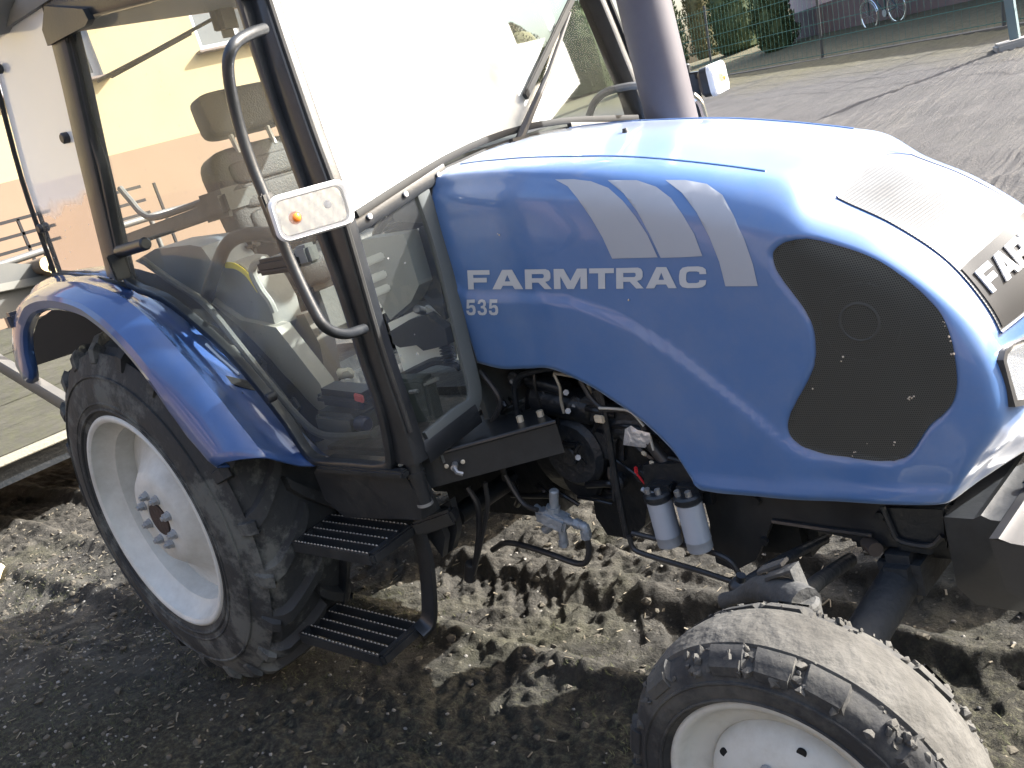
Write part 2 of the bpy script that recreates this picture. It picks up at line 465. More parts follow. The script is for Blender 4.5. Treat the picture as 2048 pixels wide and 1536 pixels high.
# ------------------------------------------------------------------ ground
def grow(a, b, d, far, k=1.13):
    xs = list(np.arange(a, b+d/2, d))
    s = d; x = a; lo = []
    while x > -far: s *= k; x -= s; lo.append(x)
    s = d; x = b; hi = []
    while x < far: s *= k; x += s; hi.append(x)
    return np.array(lo[::-1]+xs+hi)
def ground():
    xs = grow(-2.4, 2.4, .0082, 220, 1.035)
    ys = grow(-1.6, .65, .0082, 220, 1.033)
    X, Y = np.meshgrid(xs, ys, indexing='ij')
    Z = terrain(X, Y)
    dist = np.hypot(X-1, Y+.5)
    near = 1-sstep(9, 30, dist)
    Z = Z+.05*(1-sstep(-.2, 1.2, X))*(1-sstep(2, 6, np.abs(X))*0)
    Z = Z+.035*fbm(X*.6, Y*.6, 3, 3)*(.3+.7*near)
    # clods
    c = fbm(X*5, Y*5, 5, 5, .55)
    Z = Z+near*.020*c
    cl = vnoise(X*13, Y*13, 31)+.5*vnoise(X*27, Y*27, 37)
    patch = sstep(-.05, .35, fbm(X*1.3, Y*1.3, 41, 3))
    Z = Z+near*(.010+.015*patch)*np.maximum(0, cl)
    cr2 = vnoise(X*34, Y*34, 43)
    Z = Z+near*(.012*patch+.004)*np.sign(cr2)*np.minimum(.22, np.abs(cr2))*2.2
    fine = 1-sstep(2.6, 4.0, dist)
    Z = Z+fine*(.0055+.006*patch)*np.maximum(-.15, vnoise(X*58, Y*58, 63)+.6*vnoise(X*31, Y*31, 64))
    # ruts with lug prints
    for (ax, ay, bx, by, w, dep, ph) in [(-6, -.15, 5, -.02, .17, .055, 0), (-5, 1.2, 5, .95, .17, .05, 1), (-7, -1.0, -.5, -.78, .17, .04, 2),
                                        (.2, .55, 2.4, .18, .10, .04, 3), (-9, 5.3, 6, 3.6, .25, .05, 4), (-9, 6.6, 6, 5.6, .25, .045, 5), (-9, 9.3, 7, 7.9, .3, .05, 6), (-9, 10.4, 7, 9.6, .3, .04, 7)]:
        L = math.hypot(bx-ax, by-ay); ux, uy = (bx-ax)/L, (by-ay)/L
        s = (X-ax)*ux+(Y-ay)*uy
        wob = .10*vnoise(s*.5+ph*9, s*0+ph, 7)
        t = -(X-ax)*uy+(Y-ay)*ux+wob
        m = 1-sstep(w*.75, w*1.1, np.abs(t))
        rim = np.exp(-((np.abs(t)-w*1.25)/(w*.28))**2)
        endm = sstep(0, .6, s)*(1-sstep(L-.6, L, s))
        lug = np.sin((s+np.abs(t)*.9)*2*math.pi/.17)
        lg = sstep(-.1, .5, lug) if ph < 4 else .5+.6*vnoise(X*1.5, Y*6, 57)
        Z = Z+endm*(1 if ph < 4 else .45)*(-m*dep*(.42+.40*lg*(.7+.6*vnoise(X*3, Y*3, 91)))+rim*dep*.55*(.6+1.2*(vnoise(X*9, Y*9, 77)+.3)))
    # sit the wheels in shallow ruts
    for (wx, wy, w) in [(0, -.665, .2), (0, .665, .2), (2.16, -.81, .13), (2.16, .81, .13)]:
        m = np.exp(-((X-wx)/.28)**2-((Y-wy)/w)**2)
        Z = Z*(1-m)+m*(.055 if wx < 1 else -.01)
    nx, ny = X.shape
    V = np.stack([X, Y, Z], -1).reshape(-1, 3)
    idx = np.arange(nx*ny).reshape(nx, ny)
    F = np.stack([idx[:-1, :-1], idx[1:, :-1], idx[1:, 1:], idx[:-1, 1:]], -1).reshape(-1, 4)
    me = bpy.data.meshes.new('ground')
    me.vertices.add(len(V)); me.vertices.foreach_set('co', V.ravel())
    me.loops.add(len(F)*4); me.loops.foreach_set('vertex_index', F.ravel())
    me.polygons.add(len(F)); me.polygons.foreach_set('loop_start', np.arange(len(F))*4)
    me.polygons.foreach_set('loop_total', np.full(len(F), 4))
    me.polygons.foreach_set('use_smooth', np.ones(len(F), bool))
    me.update(calc_edges=True); me.validate()
    o = bpy.data.objects.new('ground', me); COL.objects.link(o)
    tag(o, kind='structure')
    m = bpy.data.materials.new('mud'); m.use_nodes = True
    nt = m.node_tree; N = nt.nodes; L = nt.links
    b = N['Principled BSDF']; b.inputs['Roughness'].default_value = .92; b.inputs['Specular IOR Level'].default_value = .2
    tc = N.new('ShaderNodeTexCoord')
    def noise(sc, det=8, ro=.65):
        n = N.new('ShaderNodeTexNoise'); n.inputs['Scale'].default_value = sc; n.inputs['Detail'].default_value = det; n.inputs['Roughness'].default_value = ro
        L.new(tc.outputs['Object'], n.inputs['Vector']); return n.outputs['Fac']
    def ramp(f, els):
        r = N.new('ShaderNodeValToRGB')
        while len(r.color_ramp.elements) < len(els): r.color_ramp.elements.new(.5)
        for e, (p, c) in zip(r.color_ramp.elements, els): e.position = p; e.color = (*c, 1)
        L.new(f, r.inputs[0]); return r.outputs[0]
    soil = ramp(noise(7), [(.28, (.024, .023, .021)), (.45, (.043, .041, .036)), (.58, (.066, .062, .054)), (.75, (.105, .099, .086))])
    green = ramp(noise(22), [(.3, (.026, .030, .012)), (.7, (.075, .075, .034))])
    gm = N.new('ShaderNodeMapRange'); gm.inputs['From Min'].default_value = .50; gm.inputs['From Max'].default_value = .66; gm.inputs['To Max'].default_value = .35
    L.new(noise(1.7, 6), gm.inputs['Value'])
    mx = N.new('ShaderNodeMix'); mx.data_type = 'RGBA'; L.new(gm.outputs[0], mx.inputs['Factor']); L.new(soil, mx.inputs['A']); L.new(green, mx.inputs['B'])
    yd = N.new('ShaderNodeMapRange'); yd.inputs['From Min'].default_value = 1.5; yd.inputs['From Max'].default_value = 4.5; yd.inputs['To Max'].default_value = .8
    sp = N.new('ShaderNodeSeparateXYZ'); L.new(tc.outputs['Object'], sp.inputs[0]); L.new(sp.outputs[1], yd.inputs['Value'])
    gy = ramp(noise(2.5, 9), [(.3, (.080, .077, .077)), (.7, (.115, .110, .107))])
    mxg = N.new('ShaderNodeMix'); mxg.data_type = 'RGBA'; L.new(yd.outputs[0], mxg.inputs['Factor']); L.new(mx.outputs['Result'], mxg.inputs['A']); L.new(gy, mxg.inputs['B']); mx = mxg
    # dry grass verge along the fence
    sp = N.new('ShaderNodeSeparateXYZ'); L.new(tc.outputs['Object'], sp.inputs[0])
    # signed distance from the fence line, wobbling
    m1 = N.new('ShaderNodeMath'); m1.operation = 'MULTIPLY_ADD'; m1.inputs[1].default_value = .595
    L.new(sp.outputs[0], m1.inputs[0]); L.new(sp.outputs[1], m1.inputs[2])
    n4 = N.new('ShaderNodeMath'); n4.operation = 'MULTIPLY_ADD'; n4.inputs[1].default_value = 3.0
    L.new(noise(.6, 7), n4.inputs[0]); L.new(m1.outputs[0], n4.inputs[2])
    vr = N.new('ShaderNodeMapRange'); vr.inputs['From Min'].default_value = 12.2; vr.inputs['From Max'].default_value = 14.2
    L.new(n4.outputs[0], vr.inputs['Value'])
    dry = ramp(noise(9), [(.3, (.075, .068, .042)), (.7, (.14, .128, .078))])
    mx2 = N.new('ShaderNodeMix'); mx2.data_type = 'RGBA'; L.new(vr.outputs[0], mx2.inputs['Factor']); L.new(mx.outputs['Result'], mx2.inputs['A']); L.new(dry, mx2.inputs['B'])
    # pale chips and grit
    vo = N.new('ShaderNodeTexVoronoi'); vo.inputs['Scale'].default_value = 34; vo.inputs['Randomness'].default_value = 1
    L.new(tc.outputs['Object'], vo.inputs['Vector'])
    lt = N.new('ShaderNodeMath'); lt.operation = 'LESS_THAN'; lt.inputs[1].default_value = .13; L.new(vo.outputs['Distance'], lt.inputs[0])
    mm = N.new('ShaderNodeMath'); mm.operation = 'MULTIPLY'; mm.inputs[1].default_value = .5; L.new(lt.outputs[0], mm.inputs[0])
    mx3 = N.new('ShaderNodeMix'); mx3.data_type = 'RGBA'; L.new(mm.outputs[0], mx3.inputs['Factor']); L.new(mx2.outputs['Result'], mx3.inputs['A']); mx3.inputs['B'].default_value = (.20, .185, .15, 1)
    # mossy trodden ground on the near side, colour also darkened for the tractor's shade
    da = N.new('ShaderNodeMath'); da.operation = 'MULTIPLY_ADD'; da.inputs[1].default_value = -.42; L.new(sp.outputs[0], da.inputs[0]); L.new(sp.outputs[1], da.inputs[2])
    db = N.new('ShaderNodeMath'); db.operation = 'MULTIPLY_ADD'; db.inputs[1].default_value = .9; L.new(noise(2.2, 7), db.inputs[0]); L.new(da.outputs[0], db.inputs[2])
    dm = N.new('ShaderNodeMapRange'); dm.inputs['From Min'].default_value = -.10; dm.inputs['From Max'].default_value = -.62; dm.inputs['To Max'].default_value = .85
    L.new(db.outputs[0], dm.inputs['Value'])
    moss = ramp(noise(48, 10, .75), [(.38, (.013, .013, .011)), (.5, (.036, .034, .026)), (.60, (.078, .075, .050)), (.72, (.14, .135, .09))])
    mx4 = N.new('ShaderNodeMix'); mx4.data_type = 'RGBA'; L.new(dm.outputs[0], mx4.inputs['Factor']); L.new(mx3.outputs['Result'], mx4.inputs['A']); L.new(moss, mx4.inputs['B'])
    L.new(mx4.outputs['Result'], b.inputs['Base Color'])
    bp = N.new('ShaderNodeBump'); bp.inputs['Strength'].default_value = 1.0; bp.inputs['Distance'].default_value = .02
    L.new(noise(55, 6, .7), bp.inputs['Height']); L.new(bp.outputs[0], b.inputs['Normal'])
    me.materials.append(m)
    return xs, ys, Z
GX, GY, GZ = ground()
def gz(x, y):
    i = int(np.clip(np.searchsorted(GX, x), 1, len(GX)-1)); j = int(np.clip(np.searchsorted(GY, y), 1, len(GY)-1))
    return float(GZ[i, j])

# loose straw, chips, pebbles and clods scattered on the mud (uncountable)
def litter():
    mb = MB()
    cr = random.Random(5)
    for i in range(4200):
        x = cr.uniform(-3.6, 2.6); y = cr.uniform(-1.7, 1.2)
        if cr.random() < .35: x = cr.gauss(-1.4, .8); y = cr.gauss(-.8, .5)
        z = gz(x, y)
        a = cr.uniform(0, math.pi)
        k = cr.random()
        if k < .45:
            l = cr.uniform(.006, .03); w = cr.uniform(.0015, .006)
            mi = 0
            mb.box((x, y, z+.004), (l, w, .002), (cr.uniform(-.3, .3), cr.uniform(-.4, .4), a), mi=mi)
        elif k < .72:
            r = cr.uniform(.003, .009)
            mb.blob((x, y, z+r*.3), r, i, 1, 1, .3, (1, cr.uniform(.6, 1), .6))
        else:
            r = cr.uniform(.006, .02)
            mb.blob((x, y, z+r*.1), r, i, 1, 2, .35, (1, cr.uniform(.6, 1), .6))
    straw = mat('straw_chips', (.22, .195, .145), .8, col2=(.12, .10, .07), nscale=30)
    peb = mat('pebbles', (.12, .115, .105), .8, col2=(.21, .20, .18), nscale=25)
    clod = mat('mud_clods', (.05, .043, .033), .95, col2=(.09, .08, .06), nscale=30, bump=.5)
    o = mb.build('ground_litter', [straw, peb, clod], smooth=False, recalc=False)
    tag(o, 'straw, wood chips, pebbles and clods scattered over the churned mud', 'litter', kind='stuff')
litter()

def moss():
    cr = random.Random(9); V = []; F = []
    for i in range(9000):
        x = cr.uniform(-2.6, 2.3); y = cr.uniform(-1.7, -.1)
        if y > -.25+.42*x*.5+cr.gauss(0, .2): continue
        if vnoise(np.array([x*3.1]), np.array([y*3.1]), 8)[0] < -.12: continue
        z = gz(x, y)
        for k in range(4):
            a = cr.uniform(0, 6.28); l = cr.uniform(.006, .020); w = .0014
            dx, dy = math.cos(a), math.sin(a); o = len(V)
            px, py = x+cr.gauss(0, .006), y+cr.gauss(0, .006)
            V += [(px-dy*w, py+dx*w, z-.002), (px+dy*w, py-dx*w, z-.002), (px+dx*l*.8, py+dy*l*.8, z+l*cr.uniform(.3, .9))]
            F.append((o, o+1, o+2))
    b = MB(); b.add(V, F)
    o = b.build('moss_tufts', mat('moss_green', (.040, .048, .018), .9, col2=(.10, .10, .05), nscale=8), smooth=False, recalc=False)
    tag(o, 'short mossy grass tufts on the trodden mud in the foreground', 'grass', kind='stuff')
moss()

# ================================================================== TRACTOR
TR = empty('tractor', (0, 0, 0), 'blue compact tractor with glazed black cab standing in churned mud', 'tractor')

# ---------------- hood (bonnet) as one smooth shell
def lerp(a, b, t): return a+(b-a)*t
XS_B = [1.165, 1.25, 1.34, 1.42, 1.52, 1.60, 1.66, 1.72, 1.757, 1.80, 2.0, 2.35]
ZS_B = [.985, .965, .962, .958, .915, .862, .815, .745, .665, .650, .643, .640]
def zbot(x): return float(np.interp(x, XS_B, ZS_B))
def side_row(x, zc, drop, ys, shy):
    # c0..c7 : bottom of side -> centre top
    zb = zbot(x)
    zt = zc-drop
    return [(x, ys, zb), (x, ys+.001, lerp(zb, zt, .33)), (x, ys+.001, lerp(zb, zt, .66)), (x, ys-.004, zt),
            (x, ys-.022, zt+drop*.48), (x, shy, zt+drop*.80), (x, .175, zc-drop*.10), (x, 0, zc)]
rows = [
    side_row(1.165, 1.495, .105, .336, .285),
    side_row(1.25, 1.488, .105, .336, .285),
    side_row(1.34, 1.477, .108, .336, .283),
    side_row(1.42, 1.466, .110, .336, .280),
    side_row(1.52, 1.449, .116, .336, .276),
    side_row(1.60, 1.435, .122, .336, .273),
    side_row(1.66, 1.424, .128, .336, .270),
    side_row(1.72, 1.411, .134, .336, .266),
    side_row(1.757, 1.402, .138, .335, .264),
    side_row(1.80, 1.391, .142, .335, .262),
    side_row(1.90, 1.363, .152, .334, .258),
    side_row(2.00, 1.332, .160, .333, .254),
    side_row(2.08, 1.302, .166, .331, .250),
    [(2.155, .330, .641), (2.155, .331, .78), (2.15, .330, .94), (2.145, .327, 1.088), (2.142, .317, 1.163), (2.14, .272, 1.206), (2.14, .186, 1.226), (2.15, 0, 1.262)],
    [(2.215, .327, .641), (2.23, .328, .76), (2.25, .325, .89), (2.25, .320, 1.028), (2.245, .305, 1.102), (2.242, .262, 1.142), (2.24, .190, 1.160), (2.262, 0, 1.205)],
    [(2.26, .322, .641), (2.295, .322, .745), (2.335, .316, .85), (2.340, .309, .962), (2.338, .290, 1.032), (2.330, .250, 1.066), (2.325, .196, 1.084), (2.36, 0, 1.135)],
    [(2.285, .316, .641), (2.335, .314, .725), (2.382, .304, .815), (2.392, .295, .902), (2.390, .273, .962), (2.382, .240, .988), (2.378, .201, 1.002), (2.42, 0, 1.055)],
    [(2.298, .308, .641), (2.350, .302, .715), (2.400, .289, .790), (2.414, .273, .855), (2.413, .250, .898), (2.408, .227, .918), (2.405, .203, .929), (2.455, 0, .965)],
    [(2.305, .296, .641), (2.352, .284, .705), (2.402, .266, .765), (2.420, .244, .808), (2.424, .220, .830), (2.424, .190, .842), (2.428, .150, .850), (2.462, 0, .872)],
    [(2.310, .280, .641), (2.350, .262, .692), (2.395, .240, .735), (2.416, .216, .762), (2.424, .190, .774), (2.430, .158, .780), (2.438, .120, .784), (2.455, 0, .790)],
    [(2.314, .262, .641), (2.340, .236, .672), (2.370, .210, .695), (2.388, .184, .708), (2.400, .156, .714), (2.410, .124, .718), (2.420, .090, .720), (2.432, 0, .722)],
    [(2.318, .245, .641), (2.326, .214, .6415), (2.336, .184, .642), (2.346, .152, .6425), (2.356, .122, .643), (2.366, .092, .6435), (2.378, .062, .644), (2.398, 0, .645)],
]
C = np.array(rows)                          # (rows, 8, 3)
def cr_resample(P, n, axis):
    """Catmull-Rom along axis, n samples per span"""
    P = np.moveaxis(P, axis, 0)
    out = []
    m = len(P)
    for i in range(m-1):
        b, c = P[i], P[i+1]
        a = P[i-1] if i else 2*b-c
        d = P[i+2] if i+2 < m else 2*c-b
        for k in range(n):
            t = k/n
            out.append(.5*((2*b)+(c-a)*t+(2*a-5*b+4*c-d)*t*t+(3*b-a-3*c+d)*t**3))
    out.append(P[-1])
    return np.moveaxis(np.array(out), 0, axis)
full = np.concatenate([C*np.array([1, -1, 1]), (C[:, :-1])[:, ::-1]], axis=1)   # near side (-y) first
S = cr_resample(cr_resample(full, 12, 0), 12, 1)
# pressed swage line on the near side: everything under it stands 7 mm proud
sw_px = [(880, 545), (908, 560), (925, 582), (960, 592), (1050, 592), (1130, 601), (1200, 622), (1270, 655), (1350, 705), (1420, 760), (1490, 815), (1540, 858), (1600, 905), (1700, 935)]
SW = catmull([at(px, py, y=-.337) for px, py in sw_px], 8)
sx = np.array([p.x for p in SW]); sz = np.array([p.z for p in SW])
MESH_PX = [(1348+.3418*a, 450+.3418*b) for a, b in [(556, 190), (575, 145), (625, 112), (700, 100), (780, 110), (900, 150), (1050, 210), (1180, 280), (1330, 385), (1440, 480), (1520, 570), (1575, 680), (1610, 800), (1630, 950), (1612, 1060), (1560, 1130), (1480, 1200), (1420, 1290), (1365, 1362), (1300, 1390), (1200, 1395), (1050, 1375), (880, 1350), (760, 1310), (690, 1260), (658, 1200), (665, 1130), (700, 1050), (770, 920), (810, 820), (815, 720), (795, 600), (740, 490), (650, 370), (580, 270)]]
meshpoly = catmull([at(px, py, y=-.336) for px, py in MESH_PX], 4, closed=True)
mpx = np.array([p.x for p in meshpoly]); mpz = np.array([p.z for p in meshpoly])
def poly_sd(x, z):
    sh = x.shape
    x = x.ravel(); z = z.ravel()
    ax, az = mpx, mpz; bx, bz = np.roll(mpx, -1), np.roll(mpz, -1)
    d = np.full(len(x), 1e9); inside = np.zeros(len(x), bool)
    for i in range(len(ax)):
        ex, ez = bx[i]-ax[i], bz[i]-az[i]
        t = np.clip(((x-ax[i])*ex+(z-az[i])*ez)/(ex*ex+ez*ez+1e-12), 0, 1)
        d = np.minimum(d, np.hypot(x-ax[i]-ex*t, z-az[i]-ez*t))
        c = ((az[i] > z) != (bz[i] > z)) & (x < ex*(z-az[i])/(ez if abs(ez) > 1e-12 else 1e-12)+ax[i])
        inside ^= c
    return np.where(inside, -d, d).reshape(sh)
X, Y, Z = S[..., 0], S[..., 1], S[..., 2]
sidem = sstep(.27, .31, np.abs(Y))*(1-sstep(2.30, 2.38, X))
swz = np.interp(X, sx, sz)
out = sstep(-.007, .007, swz-Z)*(1-sstep(1.95, 2.15, X))
low = sstep(-.006, .006, .672-Z)*sstep(1.70, 1.76, X)*.9      # bottom flange stands proud too
sd_ = poly_sd(X, Z)
rec = 1-sstep(-.004, .006, sd_)
disp = (.007*out*(1-rec)+.006*low*(1-rec)-.007*rec)*sidem
S[..., 1] += np.sign(Y)*disp
nr, nc = S.shape[:2]
hv = S.reshape(-1, 3)
idx = np.arange(nr*nc).reshape(nr, nc)
hf = np.stack([idx[:-1, :-1], idx[1:, :-1], idx[1:, 1:], idx[:-1, 1:]], -1).reshape(-1, 4)
mb = MB(); mb.v = [tuple(v) for v in hv]; mb.f = [tuple(int(i) for i in f) for f in hf]; mb.m = [0]*len(mb.f)
hood = mb.build('hood', BLUE, TR, angle=60)
bvh = BVHTree.FromPolygons([Vector(v) for v in mb.v], mb.f)
sol = hood.modifiers.new('thick', 'SOLIDIFY'); sol.thickness = .004; sol.offset = -1 if hood.data.polygons[nr*2].normal.dot(Vector((0, -1, 0))) > -2 else 1

def snap(p, d, off):
    h = bvh.ray_cast(Vector(p)-Vector(d)*1.0, Vector(d), 3.0)
    if h[0] is None: return Vector(p)
    n = h[1]
    if n.dot(Vector(d)) > 0: n = -n
    return h[0]+n*off
def dense_fill(poly, maxlen=.03, it=6):
    bm = bmesh.new()
    vs = [bm.verts.new(p) for p in poly]
    ed = [bm.edges.new((vs[i], vs[(i+1) % len(vs)])) for i in range(len(vs))]
    bmesh.ops.triangle_fill(bm, use_beauty=True, edges=ed)
    for _ in range(it):
        le = [e for e in bm.edges if e.calc_length() > maxlen and not e.is_boundary]
        if not le: break
        bmesh.ops.subdivide_edges(bm, edges=le, cuts=1)
        bmesh.ops.triangulate(bm, faces=bm.faces[:])
    bmesh.ops.beautify_fill(bm, faces=bm.faces[:], edges=[e for e in bm.edges if not e.is_boundary])
    bm.verts.index_update()
    v = [x.co.copy() for x in bm.verts]; f = [[x.index for x in fc.verts] for fc in bm.faces]
    bm.free()
    return v, f
def decal(name, px, m, off=.0015, parent=hood, sm=3, maxlen=.025, d=(0, 1, 0), yref=-.336, cat=True):
    P = [at(a, b, y=yref) for a, b in px]
    if sm: P = catmull(P, sm, closed=True)
    v, f = dense_fill(P, maxlen)
    mb = MB(); mb.add([snap(p, d, off) for p in v], f)
    return mb.build(name, m, parent, angle=80)

# perforated black side mesh
def mesh_mat(name, base, hole, scale, rough=.55, dust=.25):
    m = mat(name, base, .8, dust=dust, dustcol=(.06, .058, .05), dscale=9, spec=.12)
    nt = m.node_tree; N = nt.nodes; L = nt.links; b = N['Principled BSDF']
    tc = N.new('ShaderNodeTexCoord'); mp = N.new('ShaderNodeMapping'); mp.inputs['Scale'].default_value = (scale, scale, scale)
    L.new(tc.outputs['Object'], mp.inputs[0])
    sp = N.new('ShaderNodeSeparateXYZ'); L.new(mp.outputs[0], sp.inputs[0])
    def mth(op, a, bb=None, c=None):
        n = N.new('ShaderNodeMath'); n.operation = op
        for i, v in enumerate((a, bb, c)):
            if v is None: continue
            if isinstance(v, (int, float)): n.inputs[i].default_value = v
            else: L.new(v, n.inputs[i])
        return n.outputs[0]
    # hexagonally offset round holes in the xz plane
    zrow = mth('FLOOR', sp.outputs[2]); odd = mth('MULTIPLY', mth('MODULO', mth('ABSOLUTE', zrow), 2.0), .5)
    fx = mth('SUBTRACT', mth('FRACT', mth('ADD', sp.outputs[0], odd)), .5)
    fz = mth('SUBTRACT', mth('FRACT', sp.outputs[2]), .5)
    d = mth('SQRT', mth('ADD', mth('MULTIPLY', fx, fx), mth('MULTIPLY', fz, fz)))
    h = mth('LESS_THAN', d, .33)
    old = b.inputs['Base Color'].links[0].from_socket
    mx = N.new('ShaderNodeMix'); mx.data_type = 'RGBA'
    L.new(h, mx.inputs['Factor']); L.new(old, mx.inputs['A']); mx.inputs['B'].default_value = (*hole, 1)
    L.new(mx.outputs['Result'], b.inputs['Base Color'])
    return m
MESHM = mesh_mat('perforated_mesh', (.075, .075, .065), (.024, .024, .022), 250)
v, f = dense_fill(meshpoly, .012)
mb = MB(); mb.add([snap(p, (0, 1, 0), .0035) for p in v], f)
mb.build('side_mesh', MESHM, hood, angle=80)
# the fan shroud seen through the mesh, pressed as a faint ring, plus stuck chaff
mb = MB()
cc = at(1712, 650, y=-.336)
for r, w in ((.075, .004), (.036, .006)):
    mb.tube([snap(cc+Vector((math.cos(a)*r, 0, math.sin(a)*r)), (0, 1, 0), .001) for a in np.linspace(0, 2*math.pi, 33)[:-1]], w*.7, 6, closed=True)
mb.build('fan_ring', mat('fan_ring_black', (.052, .053, .048), .85), hood)
mb = MB()
cr = random.Random(3)
for (px, py, n) in [(1816, 800, 7), (1684, 723, 2), (1622, 778, 1), (1780, 890, 2), (1725, 896, 1), (1706, 910, 3), (1890, 715, 2), (1882, 690, 3), (1870, 660, 3), (1003, 466, 2), (1256, 601, 1), (1680, 300, 0)]:
    for i in range(n):
        p = snap(at(px+cr.uniform(-7, 7), py+cr.uniform(-6, 6), y=-.336), (0, 1, 0), .003)
        mb.blob(p, cr.uniform(.0012, .0026), i+px, 1)
_c = mb.build('chaff_specks', mat('chaff', (.5, .42, .32), .8), hood, smooth=False); _c['kind'] = 'stuff'

decal('stripe_decal', [(1094, 366), (1123, 378), (1150, 400), (1181, 437), (1205, 475), (1225, 517), (1270, 516), (1315, 515), (1293, 470), (1268, 435), (1238, 405), (1203, 382), (1165, 370), (1130, 366)], GREYD, sm=0)
decal('stripe_decal', [(1196, 369), (1235, 392), (1270, 425), (1298, 470), (1321, 516), (1362, 515), (1403, 513), (1385, 470), (1358, 432), (1328, 403), (1292, 383), (1250, 371)], GREYD, sm=0)
decal('stripe_decal', [(1303, 373), (1345, 395), (1385, 430), (1415, 475), (1437, 525), (1450, 573), (1482, 573), (1514, 573), (1503, 530), (1484, 482), (1456, 437), (1422, 402), (1383, 383), (1340, 375)], GREYD, sm=0)

# lettering from font outlines, mapped onto the panels
def text_mesh(txt, bold=.03, res=6):
    cu = bpy.data.curves.new('t', 'FONT'); cu.body = txt; cu.offset = bold; cu.resolution_u = res; cu.space_character = 1.12
    o = bpy.data.objects.new('t', cu); COL.objects.link(o)
    dg = bpy.context.evaluated_depsgraph_get()
    me = o.evaluated_get(dg).to_mesh()
    v = np.array([vv.co[:] for vv in me.vertices]); f = [list(p.vertices) for p in me.polygons]
    o.evaluated_get(dg).to_mesh_clear()
    bpy.data.objects.remove(o); bpy.data.curves.remove(cu)
    lo = v.min(0); hi = v.max(0)
    uv = (v[:, :2]-lo[:2])/(hi[:2]-lo[:2])
    return uv, f
# hand-drawn wide block letters (unit boxes), strokes joined as polygons
GL = {
 'F': [[(0, 0), (.26, 0), (.26, .36), (.86, .36), (.86, .60), (.26, .60), (.26, .76), (1, .76), (1, 1), (0, 1)]],
 'T': [[(0, .76), (.36, .76), (.36, 0), (.64, 0), (.64, .76), (1, .76), (1, 1), (0, 1)]],
 'A': [[(0, 0), (.27, 0), (.34, .18), (.66, .18), (.73, 0), (1, 0), (.66, 1), (.5, 1), (.5, .74), (.41, .40), (.59, .40), (.5, .74), (.5, 1), (.34, 1)]],
 'M': [[(0, 0), (.20, 0), (.20, .62), (.40, 0), (.60, 0), (.80, .62), (.80, 0), (1, 0), (1, 1), (.70, 1), (.50, .40), (.30, 1), (0, 1)]],
 'C': [[(1, .36), (.97, .14), (.86, .04), (.7, 0), (.3, 0), (.12, .05), (.03, .18), (0, .4), (0, .6), (.03, .82), (.12, .95), (.3, 1), (.7, 1), (.86, .96), (.97, .86), (1, .64), (.75, .64), (.73, .74), (.64, .77), (.36, .77), (.28, .72), (.26, .6), (.26, .4), (.28, .28), (.36, .23), (.64, .23), (.73, .26), (.75, .36)]],
 'R': [[(0, 0), (.26, 0), (.26, .33), (.50, .33), (.73, 0), (1, 0), (.76, .36), (.90, .42), (.96, .55), (.96, .80), (.90, .94), (.78, 1), (.40, 1), (.40, .76), (.66, .76), (.71, .72), (.71, .60), (.66, .55), (.26, .55), (.26, .76), (.40, .76), (.40, 1), (0, 1)]],
 '5': [[(0, .30), (.28, .30), (.30, .20), (.42, .17), (.60, .18), (.70, .26), (.70, .40), (.62, .49), (.45, .50), (.30, .43), (.04, .43), (.10, 1), (.92, 1), (.92, .80), (.34, .80), (.31, .60), (.50, .66), (.75, .66), (.93, .56), (1, .38), (.97, .16), (.82, .03), (.55, 0), (.25, .02), (.06, .12)]],
 '3': [[(0, .28), (.28, .28), (.32, .19), (.50, .16), (.66, .20), (.70, .30), (.64, .42), (.48, .45), (.36, .45), (.36, .60), (.50, .60), (.62, .65), (.64, .74), (.60, .82), (.48, .85), (.34, .82), (.29, .73), (.04, .73), (.10, .89), (.26, .98), (.52, 1), (.80, .95), (.92, .80), (.88, .63), (.76, .54), (.92, .46), (1, .30), (.94, .13), (.76, .02), (.50, 0), (.20, .02), (.05, .13)]],
}
def word(txt, widths, gap=.09):
    """-> list of polygons in unit box"""
    tot = sum(widths)+gap*(len(txt)-1)
    x = 0; out = []
    for ch, w in zip(txt, widths):
        for poly in GL[ch]: out.append([((x+u*w)/tot, v) for u, v in poly])
        x += w+gap
    return out
def place_word(name, txt, widths, quad, m, parent, off=.0016, d=(0, 1, 0), on=None, gap=.09, maxlen=.02):
    tl, tr, bl, br = quad
    mb = MB()
    for poly in word(txt, widths, gap):
        P = []
        for u, v in poly:
            p = tuple((bl[k]*(1-u)+br[k]*u)*(1-v)+(tl[k]*(1-u)+tr[k]*u)*v for k in (0, 1))
            P.append(p)
        if on is None: W = [at(p[0], p[1], y=-.336) for p in P]
        else: W = [on(p[0], p[1]) for p in P]
        vv, ff = dense_fill(W, maxlen, 3)
        mb.add([snap(q, d, off) for q in vv] if d is not None else vv, ff)
    return mb.build(name, m, parent, angle=80)
place_word('brand_lettering', 'FARMTRAC', [.9, 1.25, 1.08, 1.35, 1.0, 1.1, 1.25, 1.1], [(936, 540), (1412, 533), (938, 578), (1412, 576)], SILV, hood)
place_word('model_number', '535', [.62, .62, .62], [(937, 597), (1001, 597), (938, 628), (1002, 628)], SILV, hood, gap=.12)

